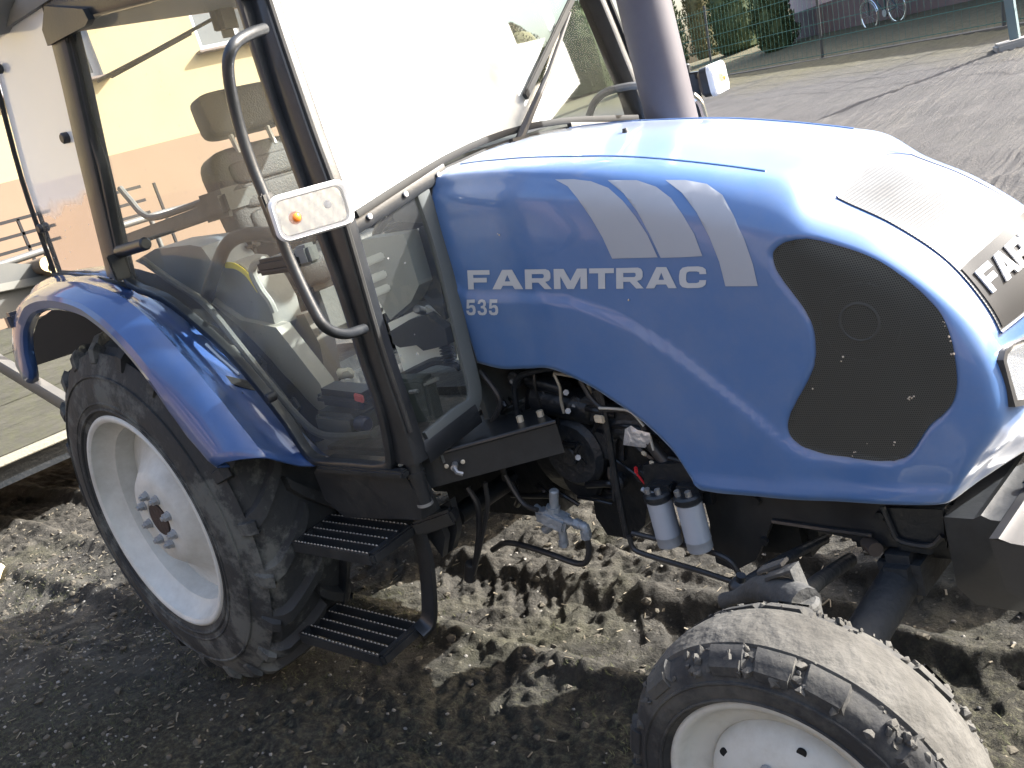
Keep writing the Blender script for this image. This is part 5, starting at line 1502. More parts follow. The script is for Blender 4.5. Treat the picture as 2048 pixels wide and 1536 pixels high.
part('hose_clamp', RUBBERP, lambda b: b.cyl(at(942, 1125, y=-.42), at(940, 1160, y=-.42), .018, 12, bev=.004))
# toolbox-like valve bracket beside the cab
bxp = [Vector((1.10, -.575, .815)), Vector((1.375, -.335, .815)), Vector((1.22, -.24, .815)), Vector((1.04, -.40, .815))]
part('step_bracket', BLACK, lambda b: b.prism([p-Vector((0, 0, .085)) for p in bxp], (0, 0, .085)), angle=30)
dxy = (bxp[1]-bxp[0]).normalized(); nn_ = Vector((dxy.y, -dxy.x, 0))
part('bracket_edge', BLACK, lambda b: b.tube([bxp[0]+nn_*.001, bxp[1]+nn_*.001], .006, 8))
for u in (.18, .30):
    part('button_screw', CREAM, lambda b: b.cyl(bxp[0].lerp(bxp[1], u)+Vector((0, 0, -.038)), bxp[0].lerp(bxp[1], u)+Vector((0, 0, -.038))+nn_*.006, .006, 12, bev=.002))
pc = bxp[0].lerp(bxp[1], .24)+Vector((0, 0, -.040))
part('toggle_tap', STEEL, lambda b: (b.cyl(pc, pc+nn_*.028, .0085, 12), b.tube([pc+nn_*.026, pc+nn_*.034+Vector((.008, 0, -.010)), pc+nn_*.036+dxy*.018+Vector((0, 0, -.018))], .006, 8)))
lf = bxp[0].lerp(bxp[2], .30)+Vector((.0, .0, .006))
LEAF = MB()
for k in range(5):
    a = k*.9; LEAF.add([lf+Vector((math.cos(a+d)*r, math.sin(a+d)*r*.6, .004+.006*((i+k) % 3)/3)) for i, (d, r) in enumerate(((0, .0), (.4, .026), (0, .045), (-.4, .024)))], [(0, 1, 2, 3)])
lo = LEAF.build('dead_leaves', LEAFM, None, smooth=False)
part('clip', GREYPL, lambda b: b.box(bxp[0].lerp(bxp[3], .55)+Vector((.01, 0, .012)), (.035, .028, .022), (0, 0, .6), .004))
for k, u in enumerate((.78, .93)):
    part('stud', CREAM, lambda b: b.cyl(bxp[0].lerp(bxp[1], u)+Vector((-.06, .05, 0)), bxp[0].lerp(bxp[1], u)+Vector((-.06, .05, .016)), .009, 6))
# rods and linkages in the dark behind the arch
part('hoop_pipe', DARK, lambda b: b.tube([at(a, c, y=-.30) for a, c in ((1036, 838), (1030, 790), (1030, 770), (1042, 752), (1080, 740), (1110, 735))], .008, 8, smooth=4))
part('linkage_rod', mat('zinc_rod', (.42, .40, .34), .5, .6), lambda b: b.tube([at(a, c, y=-.27) for a, c in ((1108, 748), (1120, 775), (1122, 800), (1128, 826))], .0045, 8, smooth=3))
part('linkage_rod', mat('zinc_rod2', (.42, .40, .34), .5, .6), lambda b: b.tube([at(a, c, y=-.27) for a, c in ((1108, 746), (1150, 753), (1190, 760), (1192, 768))], .0045, 8))
part('linkage_rod', mat('zinc_rod3', (.42, .40, .34), .5, .6), lambda b: b.tube([at(a, c, y=-.27) for a, c in ((1174, 762), (1182, 786))], .0045, 8))
for p in ((1132, 785), (1136, 822), (1156, 915)):
    part('nut', STEEL, lambda b: b.cyl(at(*p, y=-.27), at(*p, y=-.285), .008, 6))
part('wire_loom', PLAST, lambda b: b.tube([at(a, c, y=-.29) for a, c in ((1160, 760), (1185, 800), (1210, 818), (1250, 820), (1275, 835), (1290, 860))], .007, 8, smooth=4))
part('wire_white', mat('pale_wire', (.5, .5, .46), .5), lambda b: b.tube([at(a, c, y=-.297) for a, c in ((1198, 816), (1235, 818), (1262, 824), (1288, 852))], .0035, 6, smooth=4))
part('wire_white', mat('pale_wire2', (.5, .5, .46), .5), lambda b: b.tube([at(a, c, y=-.297) for a, c in ((1300, 872), (1307, 900))], .0035, 6))
part('connector', CREAM, lambda b: b.box(at(1199, 838, y=-.30), (.030, .010, .020), (0, .1, 0), .003))
# crinkled foil tag
tgp = [(1250, 858), (1262, 851), (1275, 860), (1300, 866), (1302, 882), (1290, 896), (1262, 892), (1246, 890)]
tg3 = [at(a, c, y=-.30) for a, c in tgp]; cen_ = sum(tg3, Vector())/8
part('foil_tag', mat('foil', (.66, .68, .72), .3, .6, bump=.8, bscale=40), lambda b: b.add(tg3+[cen_+Vector((0, -.006, 0)), cen_+Vector((.01, .004, .006))], [(i, (i+1) % 8, 8) for i in range(8)]), recalc=False)
part('red_connector', RED, lambda b: (b.box(at(1272, 940, y=-.305), (.010, .008, .020), (0, .2, 0), .003), b.tube([at(1274, 948, y=-.305), at(1290, 968, y=-.30)], .003, 6)))
for p in ((1288, 907), (1304, 926)):
    part('pale_plug', CREAM, lambda b: b.box(at(*p, y=-.30), (.014, .010, .010), (0, .7, 0), .003))
part('harness_bundle', PLAST, lambda b: b.tube([at(a, c, y=-.285) for a, c in ((1290, 870), (1320, 910), (1350, 940), (1385, 952), (1388, 975))], .016, 10, smooth=4))
er = random.Random(21)
BAYS = [mat('hose_satin_black', (.012, .013, .015), .28), mat('cast_blue_black', (.016, .022, .030), .4, bump=.5, bscale=60, dust=.3, dustcol=(.06, .055, .05), dscale=20)]
def bay(px0, py0, px1, py1, n, y0=-.29, y1=-.22):
    for i in range(n):
        a = (er.uniform(px0, px1), er.uniform(py0, py1)); ang = er.choice([.12, .2, -.15, 1.4, 1.55, .9])
        l = er.uniform(30, 120); q = (a[0]+l*math.sin(ang)*.9, a[1]+l*math.cos(ang))
        q = (min(max(q[0], px0), px1), min(max(q[1], py0), py1))
        m_ = ((a[0]+q[0])/2+er.uniform(-14, 14), (a[1]+q[1])/2+er.uniform(-10, 10))
        yy = er.uniform(y0, y1)
        part('hose', BAYS[0], lambda b: b.tube([at(a[0], a[1], y=yy), at(m_[0], m_[1], y=yy-.01), at(q[0], q[1], y=yy)], er.uniform(.004, .010), 8, smooth=4))
bay(975, 735, 1090, 850, 7); bay(1110, 770, 1230, 930, 8); bay(1210, 850, 1380, 960, 9); bay(1000, 960, 1230, 1010, 8, -.26, -.20)
for i in range(14):
    px, py = er.choice([(er.uniform(1120, 1240), er.uniform(780, 940)), (er.uniform(1230, 1360), er.uniform(870, 960)), (er.uniform(980, 1100), er.uniform(750, 840))])
    c_ = at(px, py, y=-.225)
    part('casting_boss', BAYS[1], lambda b: (b.cyl(c_, c_+Vector((0, -.03, 0)), er.uniform(.015, .035), 14, bev=.005)))
    if i % 2: part('bolt', NUTM, lambda b: b.cyl(c_+Vector((0, -.03, 0)), c_+Vector((0, -.037, 0)), .006, 6))
part('injection_pump', BAYS[1], lambda b: (b.box((1.56, -.23, .78), (.14, .08, .13), None, .02), b.cyl((1.46, -.23, .77), (1.66, -.23, .77), .045, 18, bev=.01), b.box((1.40, -.20, .70), (.12, .05, .10), (0, .3, 0), .015)))
part('clutch_cover', BAYS[1], lambda b: (b.cyl((1.30, -.20, .68), (1.30, -.245, .68), .10, 28, bev=.015), b.cyl((1.30, -.24, .68), (1.30, -.26, .68), .03, 16, bev=.005)))
part('starter_motor', DARK, lambda b: (b.cyl((1.22, -.22, .84), (1.42, -.22, .80), .045, 20, bev=.008), b.cyl((1.24, -.25, .90), (1.36, -.25, .87), .022, 16)))
part('battery_cable', PLAST, lambda b: b.tube([at(a, c, y=-.33) for a, c in ((960, 740), (1000, 800), (985, 850), (1000, 900), (1010, 960))], .008, 8, smooth=4))
# entry steps hung under the cab
def step(nm, x0, x1, y0, y1, z):
    b = MB()
    b.beam((x0, y1, z), (x1, y1, z), .008, .030); b.beam((x0, y1, z), (x0-.03, y0, z), .008, .030); b.beam((x1, y1, z), (x1-.02, y0, z), .030, .032, .006)
    o = b.build('step', BLACK, TR)
    for k in range(5):
        t = k/4
        y = lerp(y1, y0, t*.94+.01)
        b = MB()
        n = 44; top = []; bot = []
        xa, xb = lerp(x0, x0-.03, t), lerp(x1, x1-.02, t)
        for i in range(n*2+1):
            x = lerp(xa+.004, xb-.004, i/(2*n)); hh = .014+(.006 if (i % 4) > 1 else 0)
            top.append((x, y-.0015, z+hh)); bot.append((x, y-.0015, z+.011))
        m_ = len(top)
        b.add(top+bot, [(i, i+1, m_+i+1, m_+i) for i in range(m_-1)])
        b.add([(a, c+.003, e) for a, c, e in top+bot], [(i, i+1, m_+i+1, m_+i) for i in range(m_-1)])
        b.add(top+[(a, c+.003, e) for a, c, e in top], [(i, i+1, m_+i+1, m_+i) for i in range(m_-1)])
        b.build('tread_bar', STEPM, o, smooth=False)
        b = MB(); b.box(((xa+xb)/2, y, z+.002), (abs(xb-xa), .004, .030)); b.build('bar_web', BLACK, o, smooth=False)
    return o
STEPM = mat('step_edge_highlight', (.40, .39, .36), .4, .4, dust=.8, dustcol=(.20, .18, .14), dscale=25)  # pale colour paints the highlights along the serrated tread edges
s1 = step('upper', .625, .985, -.57, -.735, .600)
s2 = step('lower', .49, .885, -.585, -.752, .285)
part('step_post', BLACK, lambda b: (b.tube([(.975, -.56, .60), (.965, -.56, .50), (.92, -.565, .36), (.895, -.575, .30), (.885, -.61, .285)], 0, 8, smooth=4, sq=(.026, .010, (1, 0, 0)))))
part('step_post', BLACK, lambda b: (b.tube([(.60, -.56, .60), (.56, -.565, .45), (.475, -.575, .30)], 0, 8, smooth=4, sq=(.018, .008, (1, 0, 0)))))
part('step_hanger', BLACK, lambda b: (b.beam((.97, -.56, .60), (1.08, -.50, .62), .05, .045, .008), b.prism([at(a, c, y=-.53) for a, c in ((640, 945), (830, 940), (865, 1010), (890, 1075), (885, 1115), (860, 1080), (800, 1075), (660, 1030))], (0, .02, 0))))
part('hanger_bracket', BLACK, lambda b: b.prism([at(a, c, y=-.50) for a, c in ((845, 1030), (900, 1000), (915, 1060), (905, 1100), (885, 1115), (870, 1080), (850, 1068))], (0, .02, 0)))

# ================================================================== SURROUNDINGS
STU1 = mat('cream_render', (.345, .285, .165), .9, col2=(.36, .30, .178), nscale=1.2, bump=.15, bscale=90)
STU2 = mat('peach_render', (.215, .150, .102), .9, col2=(.23, .16, .11), nscale=1.0, bump=.15, bscale=90)
WHT = mat('white_window_frame', (.45, .46, .48), .5)
# --- yellow house behind the cab
hd = Vector((.17, .985, 0)).normalized(); hn = Vector((hd.y, -hd.x, 0))
h0 = Vector((-9.5, 4.0, 0))
def hpt(px, py): return atp(px, py, h0, hn)
H = empty('yellow_house', h0-hn*0, 'cream rendered house with a peach base course behind the tractor cab', 'house')
def hw(u, z, d=0): return h0+hd*u+hn*d+Vector((0, 0, z))
zpl = hpt(430, 258).z
def hu(px, py): return (hpt(px, py)-h0).dot(hd)
uR = hu(590, 300)
w2l = hu(388, 60); w2b = hpt(400, 103).z; w1r = hu(200, 130); w1b = hpt(205, 152).z
wins = [(w1r-1.25, w1r, w1b, w1b+1.45), (w2l, w2l+1.25, w2b, w2b+1.45), (w1r-4.4, w1r-3.1, w1b, w1b+1.45)]
us = sorted([-16, uR]+[v for w in wins for v in w[:2]])
zs = sorted(set([zpl, w1b, w2b, w1b+1.45, w2b+1.45, 6.6]))
b = MB()
for i in range(len(us)-1):
    for j in range(len(zs)-1):
        uc, zc = (us[i]+us[i+1])/2, (zs[j]+zs[j+1])/2
        if any(w[0] < uc < w[1] and w[2] < zc < w[3] for w in wins): continue
        b.add([hw(us[i], zs[j]), hw(us[i+1], zs[j]), hw(us[i+1], zs[j+1]), hw(us[i], zs[j+1])], [(0, 1, 2, 3)])
b.add([hw(uR, zpl), hw(uR, zpl, -8), hw(uR, 6.6, -8), hw(uR, 6.6)], [(0, 1, 2, 3)])
b.add([hw(-16, zpl), hw(-16, zpl, -8), hw(-16, 6.6, -8), hw(-16, 6.6)], [(0, 1, 2, 3)])
b.build('wall', STU1, H, smooth=False)
b = MB()
b.add([hw(-16, -.5, .03), hw(uR+.03, -.5, .03), hw(uR+.03, zpl, .03), hw(-16, zpl, .03), hw(uR+.03, -.5, -8), hw(uR+.03, zpl, -8), hw(-16, zpl, -.02), hw(uR-.02, zpl, -.02)], [(0, 1, 2, 3), (1, 4, 5, 2), (3, 2, 7, 6)])
b.build('base_course', STU2, H, smooth=False)
for (a0, a1, z0, z1) in wins:
    b = MB()
    dpt = -.14
    for (p, q, r_, t) in (((a0, z0), (a0, z1), 0, 0), ((a1, z0), (a1, z1), 0, 0), ((a0, z1), (a1, z1), 0, 0)):
        b.add([hw(p[0], p[1], 0), hw(q[0], q[1], 0), hw(q[0], q[1], dpt), hw(p[0], p[1], dpt)], [(0, 1, 2, 3)])
    for (ua, ub, za, zb) in ((a0, a0+.08, z0, z1), (a1-.08, a1, z0, z1), (a0+.08, a1-.08, z0, z0+.08), (a0+.08, a1-.08, z1-.08, z1), ((a0+a1)/2-.05, (a0+a1)/2+.05, z0+.08, z1-.08)):
        c_ = hw((ua+ub)/2, (za+zb)/2, dpt)
        b.beam(hw(ua, (za+zb)/2, dpt), hw(ub, (za+zb)/2, dpt), .06, zb-za, .0)
    wo = b.build('window', WHT, H, smooth=False)
    b = MB(); b.add([hw(a0, z0, dpt), hw(a1, z0, dpt), hw(a1, z1, dpt), hw(a0, z1, dpt)], [(0, 1, 2, 3)]); b.build('pane', mat('dark_window_glass', (.10, .11, .12), .05, spec=.8), wo, smooth=False)
    b = MB(); b.beam(hw(a0-.08, z0-.02, .02), hw(a1+.08, z0-.02, .02), .24, .035, .006); b.build('sill', mat('brown_sill', (.14, .11, .10), .5), wo)
b = MB()
b.prism([hw(-16.5, 6.6, .6), hw(-16.5, 9.2, -4), hw(-16.5, 6.6, -8.6), hw(-16.5, 6.45, -8.6), hw(-16.5, 6.45, .6)], hd*(uR+17.1)); b.build('roof', mat('brown_roof_tiles', (.18, .07, .045), .8, bump=.5, bscale=8), H, smooth=False)

# --- wrought railing between wagon and house
IRON = mat('iron_black', (.006, .006, .007), .8)
RL = empty('iron_railing', (-5.4, .3, 0), 'thin black iron railing in front of the peach base course of the house', 'railing')
def rp_(px, py): return at(px, py, x=-5.4)
ra, rb = rp_(0, 438), rp_(84, 436)
dirr = Vector((0, 1, 0))
zt_ = [rp_(40, 437).z, rp_(40, 469).z, rp_(42, 498).z]
for z in zt_:
    b = MB(); b.beam((-5.4, -2.6, z), (-5.4, 2.2, z), .022, .026); b.build('rail', IRON, RL)
yy0 = rp_(48, 470).y
for k in range(-3, 4):
    b = MB(); b.beam((-5.4, yy0+.62*k, .0), (-5.4, yy0+.62*k, zt_[0]), .022, .022, upv=(1, 0, 0)); b.build('baluster', IRON, RL)
HP = empty('handrail', (-4.6, .4, 0), 'grey sloping handrail pipe beside the wagon', 'handrail')
b = MB(); b.tube([at(-30, 540, x=-4.6), at(90, 500, x=-4.6), at(190, 468, x=-4.6), at(330, 425, x=-4.6), at(430, 400, x=-4.6)], .028, 10); b.build('pipe', mat('galvanised_pipe', (.13, .13, .125), .5, .3), HP)
for px, py in ((90, 500), (300, 434)):
    q = at(px, py, x=-4.6); b = MB(); b.cyl((q.x, q.y, 0), q, .022, 10); b.build('post', mat('galvanised_pipe_post', (.13, .13, .125), .5, .3), HP)

# --- old farm wagon behind the tractor
WG = empty('farm_wagon', (-3.6, 0, 0), 'old farm wagon with mossy grey plank side behind the tractor', 'wagon')
MOSS = mat('mossy_planks', (.030, .030, .027), .85, col2=(.052, .051, .044), nscale=9, bump=.5, bscale=35, dust=.5, dustcol=(.058, .066, .026), dscale=16, stretch=(1, .25, 1))
xw = -3.3
zb_, zt2 = .56, 1.26
for k in range(5):
    z0 = lerp(zb_, zt2, k/5)+.004; z1 = lerp(zb_, zt2, (k+1)/5)-.004
    b = MB(); b.box((xw-.004*(k % 2), .25, (z0+z1)/2), (.03, 3.3, z1-z0+.014), None, .004); b.build('side_plank', MOSS, WG)
b = MB(); b.box((xw-1.2, .25, zb_-.005), (2.4, 3.3, .04)); b.build('bed', MOSS, WG)
b = MB(); b.box((xw+.03, .25, zb_-.03), (.06, 3.36, .05), None, .006); b.build('sill_beam', mat('bleached_beam', (.20, .195, .16), .8, bump=.4, dust=.3), WG)
b = MB(); b.box((xw-.1, .25, zb_-.13), (.10, 3.0, .12)); b.build('chassis_beam', DARK, WG)
for yv in (-1.1, 1.5):
    b = MB(); b.cyl((xw-.25, yv, .30), (xw-.25, yv+.16, .30), .30, 32, bev=.04); w_ = b.build('wheel', TYRE, WG)
    b = MB(); b.cyl((xw-.25, yv-.006, .30), (xw-.25, yv+.166, .30), .16, 24, bev=.02); b.build('rim', RIM, w_)
GP = mat('weathered_steel_sheet', (.075, .078, .075), .6, dust=.4, dustcol=(.15, .145, .12))
b = MB(); b.prism([at(x, y, x=xw+.02) for x, y in ((-40, 535), (12, 526), (110, 530), (118, 560), (60, 622), (-40, 650))], (-.03, 0, 0)); b.build('head_sheet', GP, WG)
b = MB(); b.beam(at(-60, 588, x=xw+.05), at(125, 552, x=xw+.05), .03, .05, .005); b.build('sheet_rail', mat('sheet_rail_paint', (.16, .16, .14), .6), WG)
b = MB(); b.tube([at(-70, 680, x=-2.6), at(0, 726, x=-2.3), at(133, 806, x=-1.6), at(220, 860, x=-1.1)], 0, 8, sq=(.036, .03, (0, 0, 1))); b.build('drawbar', mat('drawbar_paint', (.10, .098, .09), .5, dust=.5), WG)
# logs on the wagon behind the glass
for i, (px, py, r) in enumerate([(95, 520, .05), (108, 528, .04), (130, 524, .05), (150, 533, .04), (165, 522, .045), (182, 530, .05), (205, 520, .05)]):
    p = at(px, py+8, x=-3.05)
    b = MB(); b.cyl(p, p+Vector((-.9, .15, 0)), r, 14)
    lo_ = b.build('log', mat('log_bark', (.12, .09, .06), .9, bump=.8, bscale=25), None); tag(lo_, ['thin split log lying on the wagon, leftmost of its row behind the cab glass', 'second log from the left on the wagon behind the cab glass', 'third log from the left on the wagon behind the cab glass', 'middle log of the row on the wagon behind the cab glass', 'fifth log from the left on the wagon behind the cab glass', 'second log from the right on the wagon behind the cab glass', 'rightmost log of the row on the wagon behind the cab glass'][i], 'log', 'logs lying on the wagon')
    b = MB(); b.cyl(p+Vector((.001, 0, 0)), p+Vector((.004, 0, 0)), r*.92, 14); b.build('cut_end', mat('cut_wood', (.62, .50, .28), .8), lo_)
# pale round log end on the ground at the left
p = at(-6, 1148, x=-2.70)
b = MB(); b.cyl(p, p+Vector((-.5, -.25, 0)), .062, 24, bev=.005); lg = b.build('cut_log', mat('log_bark2', (.16, .13, .09), .9, bump=.8, bscale=25), None)
tag(lg, 'short log with a pale cut end lying on the mud behind the rear wheel', 'log')
b = MB(); dl = Vector((.5, .25, 0)).normalized(); b.cyl(p+dl*.001, p+dl*.006, .060, 24); b.build('cut_end', mat('pale_cut_wood', (.80, .70, .42), .8), lg)
tag(lo, 'curled brown dead leaves lying on the black step bracket', 'leaves')

# --- fence, hedge trees, second house and bicycle beyond the field
def on_terrain(px, py):
    d = ray(px, py); t = 0
    for i in range(6000):
        t += .01
        q = CC+d*t
        if q.z < float(terrain(q.x, q.y)): return q
    return CC+d*40
P1 = on_terrain(1645, 122); P2 = on_terrain(2008, 60)
fd = (P2-P1); fd.z = 0; fl = fd.length; fd.normalize()
def fpt(k, h=0, off=0):
    q = P1+fd*(fl*k); n = Vector((-fd.y, fd.x, 0))
    q = q+n*off; q.z = float(terrain(q.x, q.y))+h; return q
lean = -rt*.11        # the posts stand a few degrees off plumb
GREENW = mat('green_fence_coating', (.03, .12, .10), .5)
POSTM = mat('dark_fence_post', (.03, .035, .035), .5)
FN = empty('wire_fence', fpt(0), 'green welded wire fence on thin dark posts along the grass verge', 'fence')
for k in (-2, -1, 0, 1, 2):
    b = MB(); b.tube([fpt(k, -.1), fpt(k, 1.75)+lean*1.75*-1], .030, 8); b.build('post', POSTM, FN)
for k in (-2, -1, 0, 1):
    b = MB()
    for h in (.12, .42, .72, 1.02, 1.32, 1.62):
        b.beam(fpt(k, h), fpt(k+1, h), .006, .012)
    for j in range(1, 28):
        b.beam(fpt(k+j/28, .06), fpt(k+j/28, 1.70)-lean*1.6, .0028, .0028, upv=(1, 0, 0))
    b.build('mesh_panel', GREENW, FN)
b = MB()
b.beam(fpt(-2.2, .0), fpt(2.2, .0), .16, .12); b.build('concrete_plinth', mat('fence_plinth_concrete', (.13, .12, .10), .9, bump=.5), FN)

def leaf_mat(name, c1, c2):
    m = mat(name, c1, .75, col2=c2, nscale=7, spec=.2)
    return m
THU = leaf_mat('thuja_green', (.030, .050, .020), (.085, .105, .045))
THB = leaf_mat('thuja_brownish', (.075, .065, .030), (.13, .125, .06))
def thuja(base, r, h, label, m, seed):
    r = r*1.0
    T = empty('columnar_conifer', base, label, 'tree', 'columnar conifers behind the fence')
    b = MB(); b.tube([base, base+Vector((.02, .02, h*.8))], [.05, .01], 8); b.build('trunk', mat('bark%d' % seed, (.07, .05, .04), .9), T)
    g = np.random.default_rng(seed)
    n = 9000
    z = g.uniform(0.01, 1, n); a = g.uniform(0, 2*math.pi, n)
    env = r*(np.minimum(1, (z*6+.45))*np.clip(1.08-z**3, .05, 1))
    lump = 1+.16*np.sin(a*3+z*11+seed)+.13*np.sin(a*5-z*23+seed*2)
    rad_ = env*lump*np.sqrt(g.uniform(.25, 1.05, n))
    x = base.x+np.cos(a)*rad_; y = base.y+np.sin(a)*rad_; zz = base.z+z*h
    V = []; F = []
    for i in range(n):
        l = g.uniform(.035, .085); w = l*.38
        d = Vector((math.cos(a[i])*.45+g.normal(0, .25), math.sin(a[i])*.45+g.normal(0, .25), .9)).normalized()
        s_ = d.cross(Vector((g.normal(), g.normal(), g.normal()))).normalized()
        p = Vector((x[i], y[i], zz[i])); o = len(V)
        V += [p-s_*w, p+s_*w, p+d*l+s_*w*.3, p+d*l*1.2, p+d*l-s_*w*.3]
        F.append((o, o+1, o+2, o+3, o+4))
    b = MB(); b.add(V, F); b.build('crown', m, T, smooth=False, recalc=False)
    # inner dark mass so that sky does not show through the core
    b = MB(); b.lathe([(r*.5, .0), (r*.78, .04*h), (r*.88, .3*h), (r*.80, .6*h), (r*.5, .85*h), (.01, .95*h)], base, (0, 0, 1), 14); b.build('inner_foliage', m, T, smooth=False)
# unseen barn behind the camera, modelled on hood reflections, added to dim fill and glass glare
BN = empty('unseen_barn', (-14, -13, 0), 'unseen long barn of dark and pale brown boards, added behind the camera to dim sky reflections', 'barn')
b = MB()
for k in range(150):
    if k % 5 < 3: b.box((-44+.4*k, -13+.02*(k % 2), 3.0), (.385, .05, 6.6))
b.build('unseen_board_wall', mat('unseen_barn_boards', (.040, .037, .036), .8, col2=(.065, .058, .055), nscale=3, bump=.4), BN, smooth=False)
b = MB()
for k in range(150):
    if k % 5 >= 3: b.box((-44+.4*k, -13+.02*(k % 2), 3.0), (.385, .05, 6.6))
b.build('unseen_pale_boards', mat('unseen_barn_boards_pale', (.20, .155, .145), .8, col2=(.26, .20, .19), nscale=3, bump=.4), BN, smooth=False)
b = MB(); b.prism([(-46, -12.4, 6.2), (-46, -12.4, 6.35), (-46, -17.5, 10.2), (-46, -17.5, 10.0)], (64, 0, 0)); b.build('roof', mat('unseen_barn_roof', (.07, .055, .05), .8), BN, smooth=False)
for k in range(6):
    b = MB(); b.box((-38+9*k, -12.95, 1.6), (3.0, .08, 3.2)); d__ = b.build('door', mat('unseen_barn_door%d' % k, (.16, .15, .14), .7), BN)
for i, (px, py, dd, r, ytop, m, lb) in enumerate([
    (1062, 215, 26.0, .95, 34, THB, 'columnar conifer seen through the windscreen, leftmost of the row'),
    (1188, 168, 25.5, .95, -8, THU, 'broad columnar conifer behind the far cab pillar'),
    (1352, 150, 25.0, .40, -90, THU, 'slim columnar conifer just right of the exhaust'),
    (1413, 92, 24.5, .34, -90, THB, 'slim olive conifer between the exhaust and the dark conifers'),
    (1484, 104, 24.0, .62, -90, THU, 'wide dark conifer in the middle of the row behind the fence'),
    (1558, 102, 23.5, .44, -90, THU, 'dark conifer standing next to the corner of the pink house')]):
    n_ = Vector((-fd.y, fd.x, 0))
    d = ray(px, py); d2 = Vector((d.x, d.y, 0))
    q = on_terrain(px, py); t = min(dd+14, math.hypot(q.x-CC.x, q.y-CC.y))/d2.length
    r = r*t*d2.length/25
    q = CC+d*t; q.z = min(q.z, float(terrain(q.x, q.y))+.6)
    base = Vector((q.x, q.y, float(terrain(q.x, q.y))))
    e_ = ray(px+(ytop-py)*-.16*-1*.0, ytop); hd_ = math.hypot(q.x-CC.x, q.y-CC.y)
    h = CC.z+e_.z*hd_/math.hypot(e_.x, e_.y)-base.z
    thuja(base, r, h, lb, m, 50+i)

# pink house corner with brown base
n_ = Vector((-fd.y, fd.x, 0))
def behind(px, py, off):
    d = ray(px, py); t = ((P1-CC).dot(n_)+off)/Vector((d.x, d.y, 0)).dot(n_); return CC+d*t
c0 = behind(1594, 92, 3.6); c1 = behind(1584, 29, 3.6)
cw0 = Vector((c0.x, c0.y, 0)); zb0 = float(terrain(c0.x, c0.y)); zm = c1.z
HB = empty('pink_house', Vector((c0.x, c0.y, zb0)), 'pale pink house wall above a dull brown base behind the bicycle', 'house')
wd = fd*1.0
b = MB(); b.add([cw0+Vector((0, 0, zm)), cw0+wd*14+Vector((0, 0, zm)), cw0+wd*14+Vector((0, 0, zm+1.1)), cw0+Vector((0, 0, zm+1.1)), cw0+n_*7+Vector((0, 0, zm)), cw0+n_*7+Vector((0, 0, zm+1.1))], [(0, 1, 2, 3), (4, 0, 3, 5)]); b.build('wall', mat('pink_render', (.46, .36, .37), .9, col2=(.50, .40, .40), nscale=1), HB, smooth=False)
b = MB(); o3 = -n_*.03; b.add([cw0+o3+Vector((0, 0, zb0-.6)), cw0+o3+wd*14+Vector((0, 0, zb0-.6)), cw0+o3+wd*14+Vector((0, 0, zm)), cw0+o3+Vector((0, 0, zm)), cw0+o3+n_*7+Vector((0, 0, zb0-.6)), cw0+o3+n_*7+Vector((0, 0, zm)), cw0+wd*14+Vector((0, 0, zm)), cw0+Vector((0, 0, zm))], [(0, 1, 2, 3), (4, 0, 3, 5), (3, 2, 6, 7)]); b.build('base_course', mat('brown_base', (.115, .085, .085), .9, col2=(.145, .11, .105), nscale=2), HB, smooth=False)
b = MB(); b.prism([cw0-wd*.5-n_*.5+Vector((0, 0, zm+1.1)), cw0-wd*.5+n_*3.5+Vector((0, 0, zm+2.0)), cw0-wd*.5+n_*7.5+Vector((0, 0, zm+1.1))], wd*15); b.build('roof', mat('dark_roof', (.08, .05, .05), .8), HB, smooth=False)

# bicycle leaning on the base course
BK = None
off = 3.05
wR = behind(1796, 28, off); wL = behind(1712, 48, off)
gzr = float(terrain(wR.x, wR.y)); rw = .335
bd = (wR-wL); bd.z = 0; bd.normalize()
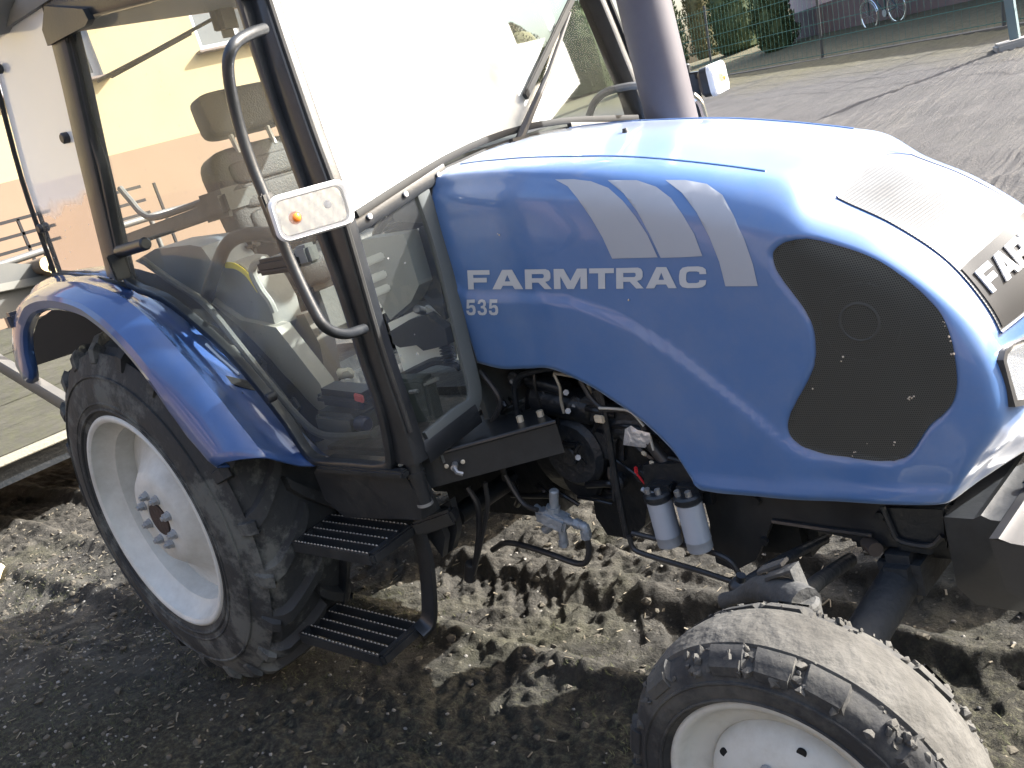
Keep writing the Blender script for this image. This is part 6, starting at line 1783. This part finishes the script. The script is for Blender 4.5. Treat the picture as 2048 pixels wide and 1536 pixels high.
# lay the wheels on the ground line
wl0 = behind(1715, 50, off); 
g0 = wR-bd*1.05
BK = empty('bicycle', Vector(((wR.x+g0.x)/2, (wR.y+g0.y)/2, gzr)), 'dark bicycle with pale rims leaning on the brown house base', 'bicycle')
zc_ = max(gzr+rw, wR.z-.02)
A_ = Vector((wR.x, wR.y, zc_)); B_ = Vector((g0.x, g0.y, zc_-.02))
FRM = mat('bicycle_frame', (.02, .05, .06), .35)
for nm, c_ in (('rear_wheel', A_), ('front_wheel', B_)):
    b = MB(); b.tube([c_+bd*math.cos(a)*rw+Vector((0, 0, math.sin(a)*rw)) for a in np.linspace(0, 2*math.pi, 41)[:-1]], .018, 6, closed=True); w_ = b.build(nm, mat('tyre_pale_'+nm, (.20, .19, .17), .7), BK)
    b = MB(); b.tube([c_+bd*math.cos(a)*(rw-.03)+Vector((0, 0, math.sin(a)*(rw-.03))) for a in np.linspace(0, 2*math.pi, 41)[:-1]], .012, 6, closed=True); b.build('rim', CHROME, w_)
    b = MB()
    for k in range(12):
        a = math.pi*2*k/12; b.tube([c_, c_+bd*math.cos(a)*(rw-.03)+Vector((0, 0, math.sin(a)*(rw-.03)))], .0025, 4)
    b.build('spokes', STEEL, w_)
bb = A_.lerp(B_, .42)+Vector((0, 0, -.05)); st_ = bb-bd*-.12+Vector((0, 0, .50)); hdp = B_+bd*.12+Vector((0, 0, .55))
b = MB()
for u, v in ((A_, bb), (A_, st_), (bb, st_), (bb, hdp), (st_-Vector((0, 0, .06)), hdp+Vector((0, 0, .06))), (hdp+Vector((0, 0, .08)), B_)): b.tube([u, v], .016, 8)
b.build('frame', FRM, BK)
b = MB(); b.box(st_+Vector((0, 0, .06)), (.25, .14, .05), (0, 0, math.atan2(bd.y, bd.x)), .02); b.build('saddle', PLAST, BK)
b = MB(); b.tube([hdp+n_*-.26+bd*.1+Vector((0, 0, .2)), hdp+Vector((0, 0, .18)), hdp+n_*.26+bd*.1+Vector((0, 0, .2))], .012, 8, smooth=4); b.build('handlebar', CHROME, BK)
b = MB(); b.tube([B_+bd*math.cos(a)*(rw+.03)+Vector((0, 0, math.sin(a)*(rw+.03))) for a in np.linspace(R(10), R(150), 16)], .018, 6); b.build('mudguard', CHROME, BK)
b = MB(); b.cyl(bb-n_*.03, bb+n_*.03, .08, 18); b.build('chainwheel', STEEL, BK)

# blue-green post on a concrete foot at the right edge
q = on_terrain(2034, 100)
BP = empty('steel_post', q, 'blue-green square steel post in a concrete foot at the right edge', 'post')
b = MB(); b.beam(q, q+Vector((0, 0, 2.6)), .11, .11, .01, upv=(1, 0, 0)); b.build('shaft', mat('blue_green_paint', (.10, .16, .18), .5, dust=.3), BP)
b = MB(); b.box(q+Vector((0, 0, .06)), (.5, .5, .16), (0, 0, .4), .03); b.build('concrete_foot', mat('concrete_foot_grey', (.28, .27, .25), .9, bump=.6), BP)
